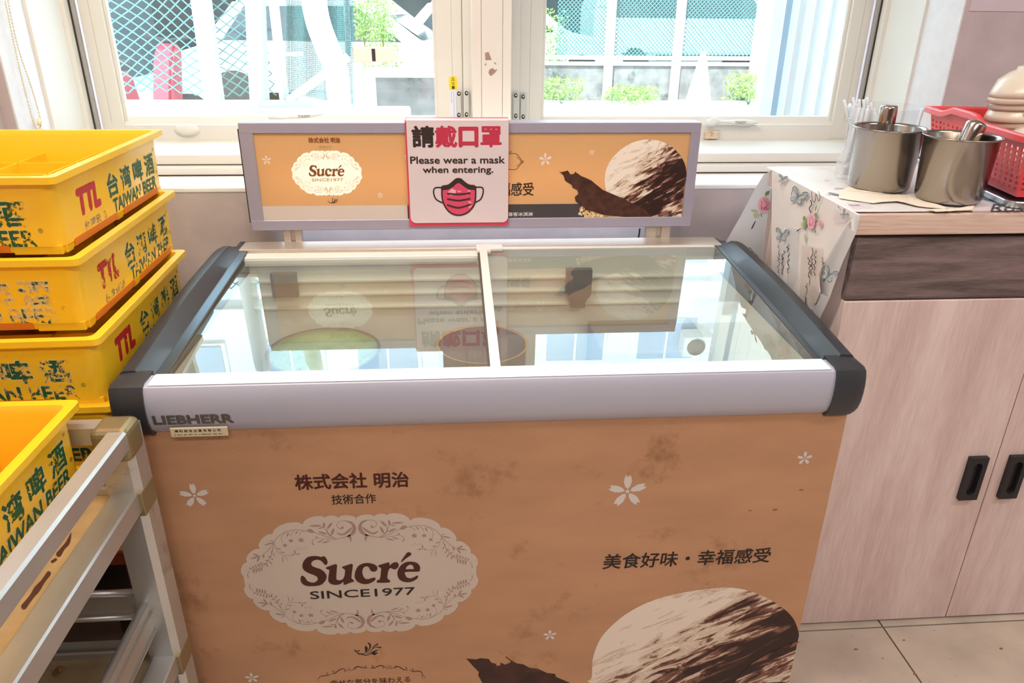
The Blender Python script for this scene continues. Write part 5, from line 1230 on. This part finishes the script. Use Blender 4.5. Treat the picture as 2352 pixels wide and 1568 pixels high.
# near fence with crossing teal wire
nf = thing('near_wire_fence', 'leaning white post fence with teal diamond wire outside the left window', 'fence', (-1.2, 3.45, .96))
M_wire = mat('teal_wire_light', '#76a8a4', .45)
mesh_panel((-2.1, 3.42, 1.03), (1, 0, 0), 1.36, .66, .056, .041, .0033, M_wire, nf, .035)
for xt, xb, hw in ((462, 495, 20), (586, 597, 20), (628, 655, 10)):
    a = atY(xb, 245, 3.40); b = atY(xt, 0, 3.40); e = a + (b - a) * 3.5; r = hw / F_PX * 3.5
    bm = bmesh.new(); tube(bm, [a, e], r, 12); put('post', bm, M_white_o, nf)
bm = bmesh.new(); a = atY(650, 124, 3.38); b = atY(696, 124, 3.38); tube(bm, [a, b], .008, 8); put('rail', bm, M_white_o, nf)
bm = bmesh.new(); a = atY(662, 232, 3.38); b = atY(800, 130, 3.38); tube(bm, [a, b], .018, 8); put('rail', bm, M_white_o, nf)
bm = bmesh.new(); a = atY(236, 238, 3.38); b = atY(720, 238, 3.38); tube(bm, [a, b], .016, 8); put('rail', bm, M_white_o, nf)
# hanging net, bent white sleeve
ng = thing('shade_net', 'teal shade netting draped beside the left fence posts', 'net', tuple(atY(740, 240, 3.6)))
bm = bmesh.new(); NU = 44; NV = 60
def npt(u, v): 
    x = 655 + (810 - 655) * u; y = -40 + (215 + 40 + 25 * u) * v; Y = 3.55 + .05 * sin(u * 22) + .15 * u; return atY(x, y, Y)
gr = [[npt(i / NU, j / NV) for j in range(NV + 1)] for i in range(NU + 1)]
for i in range(NU + 1): tube(bm, gr[i][::4], .0016, 3, caps=False)
for j in range(NV + 1): tube(bm, [gr[i][j] for i in range(0, NU + 1, 2)], .0014, 3, caps=False)
put('net_cords', bm, M_wire, ng, kind='stuff')
bm = bmesh.new()
q = [[bm.verts.new(gr[i][j] + Vector((0, .03, 0))) for j in range(0, NV + 1, 6)] for i in range(0, NU + 1, 4)]
for a, b in zip(q, q[1:]):
    for j in range(len(a) - 1): f = bm.faces.new((a[j], a[j + 1], b[j + 1], b[j])); f.smooth = True
put('net_sheet', bm, M_net, ng)
bm = bmesh.new(); pts = [atY(x, y, 3.33) for x, y in ((700, -300), (715, -60), (728, 40), (752, 110), (772, 160), (778, 215), (780, 262))]; tube(bm, catmull(pts, 5), .050, 14)
tag(put('white_sleeve', bm, M_white_o), 'bent white pipe sleeve standing before the teal netting', 'pipe')
bm = bmesh.new(); tube(bm, [atY(786, -300, 3.9), atY(800, 130, 3.9)], .014, 8); tag(put('thin_post', bm, M_white_o), 'thin white post behind the teal netting', 'post')
# low concrete wall and far fence
fw = thing('low_wall', 'low grey concrete wall across the lane under the far fence', 'wall', (3, 12.4, 0))
put('wall_body', B((.2, 12.32, 0), (9, 12.6, .52), .01), M_conc, fw); put('coping', B((.2, 12.28, .52), (9, 12.62, .555), .008), M_white_o, fw)
ff_ = thing('far_wire_fence', 'far fence of dense teal diamond wire on the low concrete wall', 'fence', (3.5, 12.4, .56))
mesh_panel((1.6, 12.42, .60), (1, 0, 0), 5.2, 2.1, .062, .062, .0085, mat('teal_wire_far', '#3f6f6c', .5), ff_)
put('rail', B((.8, 12.36, .60), (7.2, 12.40, .66), .01), M_white_o, ff_)
for x in (1395, 1548, 1725):
    a = atY(x - 2, 200, 12.3)
    bm = bmesh.new(); tube(bm, [(a.x, 12.25, 0), (a.x, 12.25, 3)], .075, 10); put('post', bm, M_white_o, ff_)
tc_ = thing('traffic_cone', 'pale orange and white traffic cone by the low wall', 'cone', (3.77, 11.9, 0))
bm = bmesh.new(); box(bm, (-.26, -.26, 0), (.26, .26, .03), .006); put('base', bm, mat('cone_orange', '#dba68e', .5), tc_, local=True)
for z0, z1, m in ((.03, .16, 'o'), (.16, .62, 'w'), (.62, .76, 'o')):
    bm = bmesh.new(); rr = lambda z: .20 - .165 * (z - .03) / .73; lathe(bm, [(rr(z0), z0), (rr(z1), z1)] + ([(0, z1)] if z1 > .7 else []), (0, 0, 0), 24); put('cone_band', bm, mat('cone_orange', '#dba68e', .5) if m == 'o' else mat('cone_white', '#f4efec', .5), tc_, local=True)
# planters on a white shelf
random.seed(21)
def plant(name, c, r, h, n, label, cat, m, pot_=None, group=None):
    t = thing(name, label, cat, c, group=group); bm = bmesh.new()
    for i in range(n):
        a = random.uniform(0, 6.28); rr = r * sqrt(random.random()); z = h * random.uniform(.15, 1); p = Vector((rr * cos(a), rr * sin(a), z)); q = Vector((random.uniform(-1, 1), random.uniform(-1, 1), random.uniform(-.2, 1))).normalized(); s = q.orthogonal().normalized(); L_ = random.uniform(.035, .07) * (r / .25) ** .5
        v = [bm.verts.new(p), bm.verts.new(p + q * L_ * .5 + s * L_ * .28), bm.verts.new(p + q * L_), bm.verts.new(p + q * L_ * .5 - s * L_ * .28)]; bm.faces.new(v)
    put('foliage', bm, m, t, local=True)
    bm = bmesh.new()
    for i in range(7): a = i; tube(bm, [(0, 0, 0), (r * .5 * cos(a), r * .5 * sin(a), h * .8)], .004, 4)
    put('stem', bm, M_leaf, t, local=True)
    if pot_: put('pot', B((-pot_[0] / 2, -.09, -.14), (pot_[0] / 2, .09, 0), .01), pot_[1], t, local=True)
    return t
M_pot = mat('terracotta', '#d26a52', .6)
for i, (x, y) in enumerate(((838, 108), (880, 108))):
    c = atY(x, y, 8.2); plant('potted_plant', tuple(c), .09, .42, 420, ['leafy plant in the left red planter outside', 'leafy plant in the right red planter outside'][i], 'plant', M_leaf, (.24, M_pot))
a = atY(830, 140, 8.25)
pw = thing('planter_wall', 'mottled grey wall below the red planters outside', 'wall', (0, 8.6, 0))
bm = bmesh.new(); box(bm, (-.9, 8.40, 0), (.35, 8.7, .70)); put('wall_body', bm, M_conc, pw); put('coping', B((-.92, 8.05, .70), (.37, 8.72, .75), .01), M_white_o, pw); put('leg', B((-.9, 8.1, 0), (-.8, 8.2, .70)), M_white_o, pw); put('leg', B((.25, 8.1, 0), (.35, 8.2, .70)), M_white_o, pw)
for i, (x, y, Y, r, h, n, lab) in enumerate(((870, 60, 8.95, .22, 1.6, 900, 'tall bright green bush behind the red planters'), (1290, 220, 11.85, .35, .35, 500, 'low weeds at the left foot of the low wall'), (1450, 226, 11.75, .4, .25, 500, 'low weeds at the foot of the low wall left of the post'), (1720, 226, 11.75, .4, .45, 600, 'weeds at the foot of the low wall right of the cone'), (1272, 90, 13.0, .25, 1.3, 500, 'yellow green shrub beside the parked white car'))):
    p = atY(x, y, Y); z = 0; plant('green_shrub', (p.x, Y, z), r, h, n, lab, 'shrub', M_leaf)
sky_slab = tag(put('window_canopy', B((-1.9, 2.46, 2.24), (2.5, 3.25, 2.29), .005), M_white_o), 'white canopy slab added unseen above the window to cut sky light', 'canopy')  # unseen slab added to keep sky light off the window jambs
# parked vehicles
M_carw = mat('car_white', '#e6e9ec', .25, coat=.6); M_carg = mat('car_grey', '#a4a8ad', .25, coat=.6); M_win = mat('car_glass', '#28343a', .08); M_tyre = mat('tyre', '#1d1e20', .8)
def car(x, y, L_, Wd, h, m, rot, label, van=False):
    t = thing('parked_car', label, 'car', (x, y, 0), (0, 0, rot))
    if van: pf = [(-.5, .28), (-.5, .75), (-.46, 1), (.22, 1), (.34, .62), (.49, .52), (.5, .28)]
    else: pf = [(-.5, .25), (-.49, .55), (-.40, .62), (-.28, .97), (.10, 1), (.27, .66), (.47, .55), (.5, .25)]
    bm = bmesh.new(); prism(bm, [(u * L_, -Wd / 2, v * h) for u, v in pf], (0, Wd, 0)); bmesh.ops.bevel(bm, geom=bm.edges[:], offset=.04, segments=2, affect='EDGES'); put('car_body', bm, m, t, local=True, smooth=True)
    wq = [(-.44, .66), (-.42, .93), (.19, .93), (.28, .66)] if van else [(-.33, .66), (-.25, .92), (.08, .93), (.21, .66)]
    for s in (-1, 1):
        bm = bmesh.new(); prism(bm, [(u * L_, s * (Wd / 2 + .005), v * h) for u, v in wq], (0, -s * .02, 0)); put('car_window', bm, M_win, t, local=True)
    a, b = (pf[3], pf[4]) if van else (pf[4], pf[5]); bm = bmesh.new(); n_ = .012
    bm.faces.new([bm.verts.new(p) for p in ((a[0] * L_ + n_ + .05, -Wd * .42, a[1] * h - .06), (b[0] * L_ + n_, -Wd * .44, b[1] * h + .02), (b[0] * L_ + n_, Wd * .44, b[1] * h + .02), (a[0] * L_ + n_ + .05, Wd * .42, a[1] * h - .06))]); put('windscreen', bm, M_win, t, local=True)
    for u in (-.31, .32):
        for s in (-1, 1): bm = bmesh.new(); tube(bm, [(u * L_, s * (Wd / 2 - .2), .31), (u * L_, s * (Wd / 2 + .01), .31)], .31, 20); put('wheel', bm, M_tyre, t, local=True)
    for s in (-1, 1): put('headlamp', B((L_ * .485, s * Wd * .33 - .16, h * .44), (L_ * .505, s * Wd * .33 + .16, h * .52), .01), mat('lamp_glass', '#eef2f4', .1), t, local=True)
p = atY(1300, 140, 14.2); car(p.x - 1.2, 14.2, 4.2, 1.75, 1.45, M_carw, rad(0), 'white car parked behind the far fence at its left end')
p = atY(1580, 140, 16.4); car(p.x, 16.5, 4.3, 1.8, 1.75, M_carg, rad(0), 'pale grey van parked behind the far fence near the cone', True)
p = atY(800, 100, 10.6); car(p.x, 10.6, 4.0, 1.7, 1.45, M_carw, rad(-6), 'white car parked behind the near diamond wire fence')
# red scooter
p = atY(330, 120, 8.6)
sc_ = thing('red_scooter', 'red scooter parked behind the near diamond wire fence', 'scooter', (p.x, 8.3, 0), (0, 0, rad(60)))
M_scr = mat('scooter_red', '#7d1428', .3, coat=.5)
bm = bmesh.new(); prism(bm, [(u, -.14, v) for u, v in ((-.85, .45), (-.80, .72), (-.55, .80), (-.15, .74), (-.08, .36), (.22, .34), (.34, .85), (.44, 1.0), (.52, .92), (.42, .35), (.30, .22), (-.45, .22))], (0, .28, 0)); bmesh.ops.bevel(bm, geom=bm.edges[:], offset=.03, segments=2, affect='EDGES'); put('fairing', bm, M_scr, sc_, local=True, smooth=True)
put('saddle', B((-.8, -.13, .76), (-.12, .13, .85), .03), M_tyre, sc_, local=True)
bm = bmesh.new(); tube(bm, [(.44, -.32, 1.04), (.46, 0, 1.0), (.44, .32, 1.04)], .018, 8); put('handlebar', bm, M_tyre, sc_, local=True)
for u in (-.55, .60): bm = bmesh.new(); tube(bm, [(u, -.05, .23), (u, .05, .23)], .23, 20); put('wheel', bm, M_tyre, sc_, local=True)
# corrugated white sheet at the right
cs = thing('corrugated_panel', 'white corrugated sheet panel outside the right window', 'panel', (1.9, 3.5, 0))
bm = bmesh.new(); xa = 1.475; prev = None; i = 0
prof = []
x = xa
while x < 2.9: prof += [(x, 0), (x + .038, 0), (x + .048, .014), (x + .062, .014)]; x += .072
ring0 = [bm.verts.new((a, 3.50 + b, .2)) for a, b in prof]; ring1 = [bm.verts.new((a, 3.50 + b, 3.2)) for a, b in prof]
for k in range(len(prof) - 1): bm.faces.new((ring0[k], ring0[k + 1], ring1[k + 1], ring1[k]))
box(bm, (xa, 3.530, .2), (2.9, 3.540, .3)); box(bm, (xa, 3.530, 3.1), (2.9, 3.540, 3.2))
put('sheet', bm, M_white_o, cs); put('edge_post', B((1.385, 3.46, 0), (1.44, 3.54, 3.2), .004), M_white_o, cs); put('edge_shade_strip', B((1.440, 3.48, 0), (1.476, 3.56, 3.2), .002), mat('blue_grey_shade', '#8fa6b5', .5), cs)  # blue-grey strip paints in the shade along the sheet's left edge
# building over the lane: dark open ground floor, white tiled upper floors with windows
bd = thing('apartment_building', 'white building with open dark ground floor behind the parked cars', 'building', (1, 19, 0))
M_fac = mat('facade_white', '#eef0f2', .7, var=.04, vscale=.6); M_gar = mat('garage_dark', '#3d4a4e', .9, var=.2, vscale=1.5); M_pane = mat('blue_pane', '#a9c3dc', .3)
put('upper_storey', B((-9, 18, 3.1), (13, 24, 16)), M_fac, bd); put('garage_back', B((-9, 21.5, 0), (13, 22, 3.1)), M_gar, bd)
for x in (-9, -4.6, -.2, 4.2, 8.6, 12.6): put('pillar', B((x, 18, 0), (x + .4, 18.5, 3.1)), M_fac, bd)
for fl in range(4):
    z = 4.2 + fl * 3.0; put('ledge', B((-9, 17.85, z - 1.1), (13, 18, z - .95)), M_fac, bd)
    for k in range(8):
        x = -8 + k * 2.6
        wn = put('window', B((x - .05, 17.93, z - .05), (x + 1.75, 18.01, z + 1.45), .01, 1), mat('window_white', '#f2f3f4', .5), bd)
        for c_ in (0, 1): put('pane', B((x + .04 + c_ * .84, 17.90, z + .04), (x + .80 + c_ * .84, 17.935, z + 1.36)), M_pane, wn)
for i, (x, z) in enumerate(((4.0, 7.55), (6.6, 10.55))):
    t = thing('air_conditioner', ['white air conditioner unit on the facade under the upper windows', 'higher white air conditioner unit on the facade'][i], 'air conditioner', (x, 17.6, z))
    put('casing', B((x - .42, 17.35, z), (x + .42, 17.84, z + .62), .02), M_white_o, t); bm = bmesh.new(); tube(bm, [(x - .08, 17.352, z + .31), (x - .08, 17.32, z + .31)], .25, 24); put('fan_grille', bm, M_conc, t)
left = put('side_building', B((-14, 9, 0), (-6.2, 17.5, 9)), M_gar); tag(left, 'grey building side far left behind the near fence', 'building')
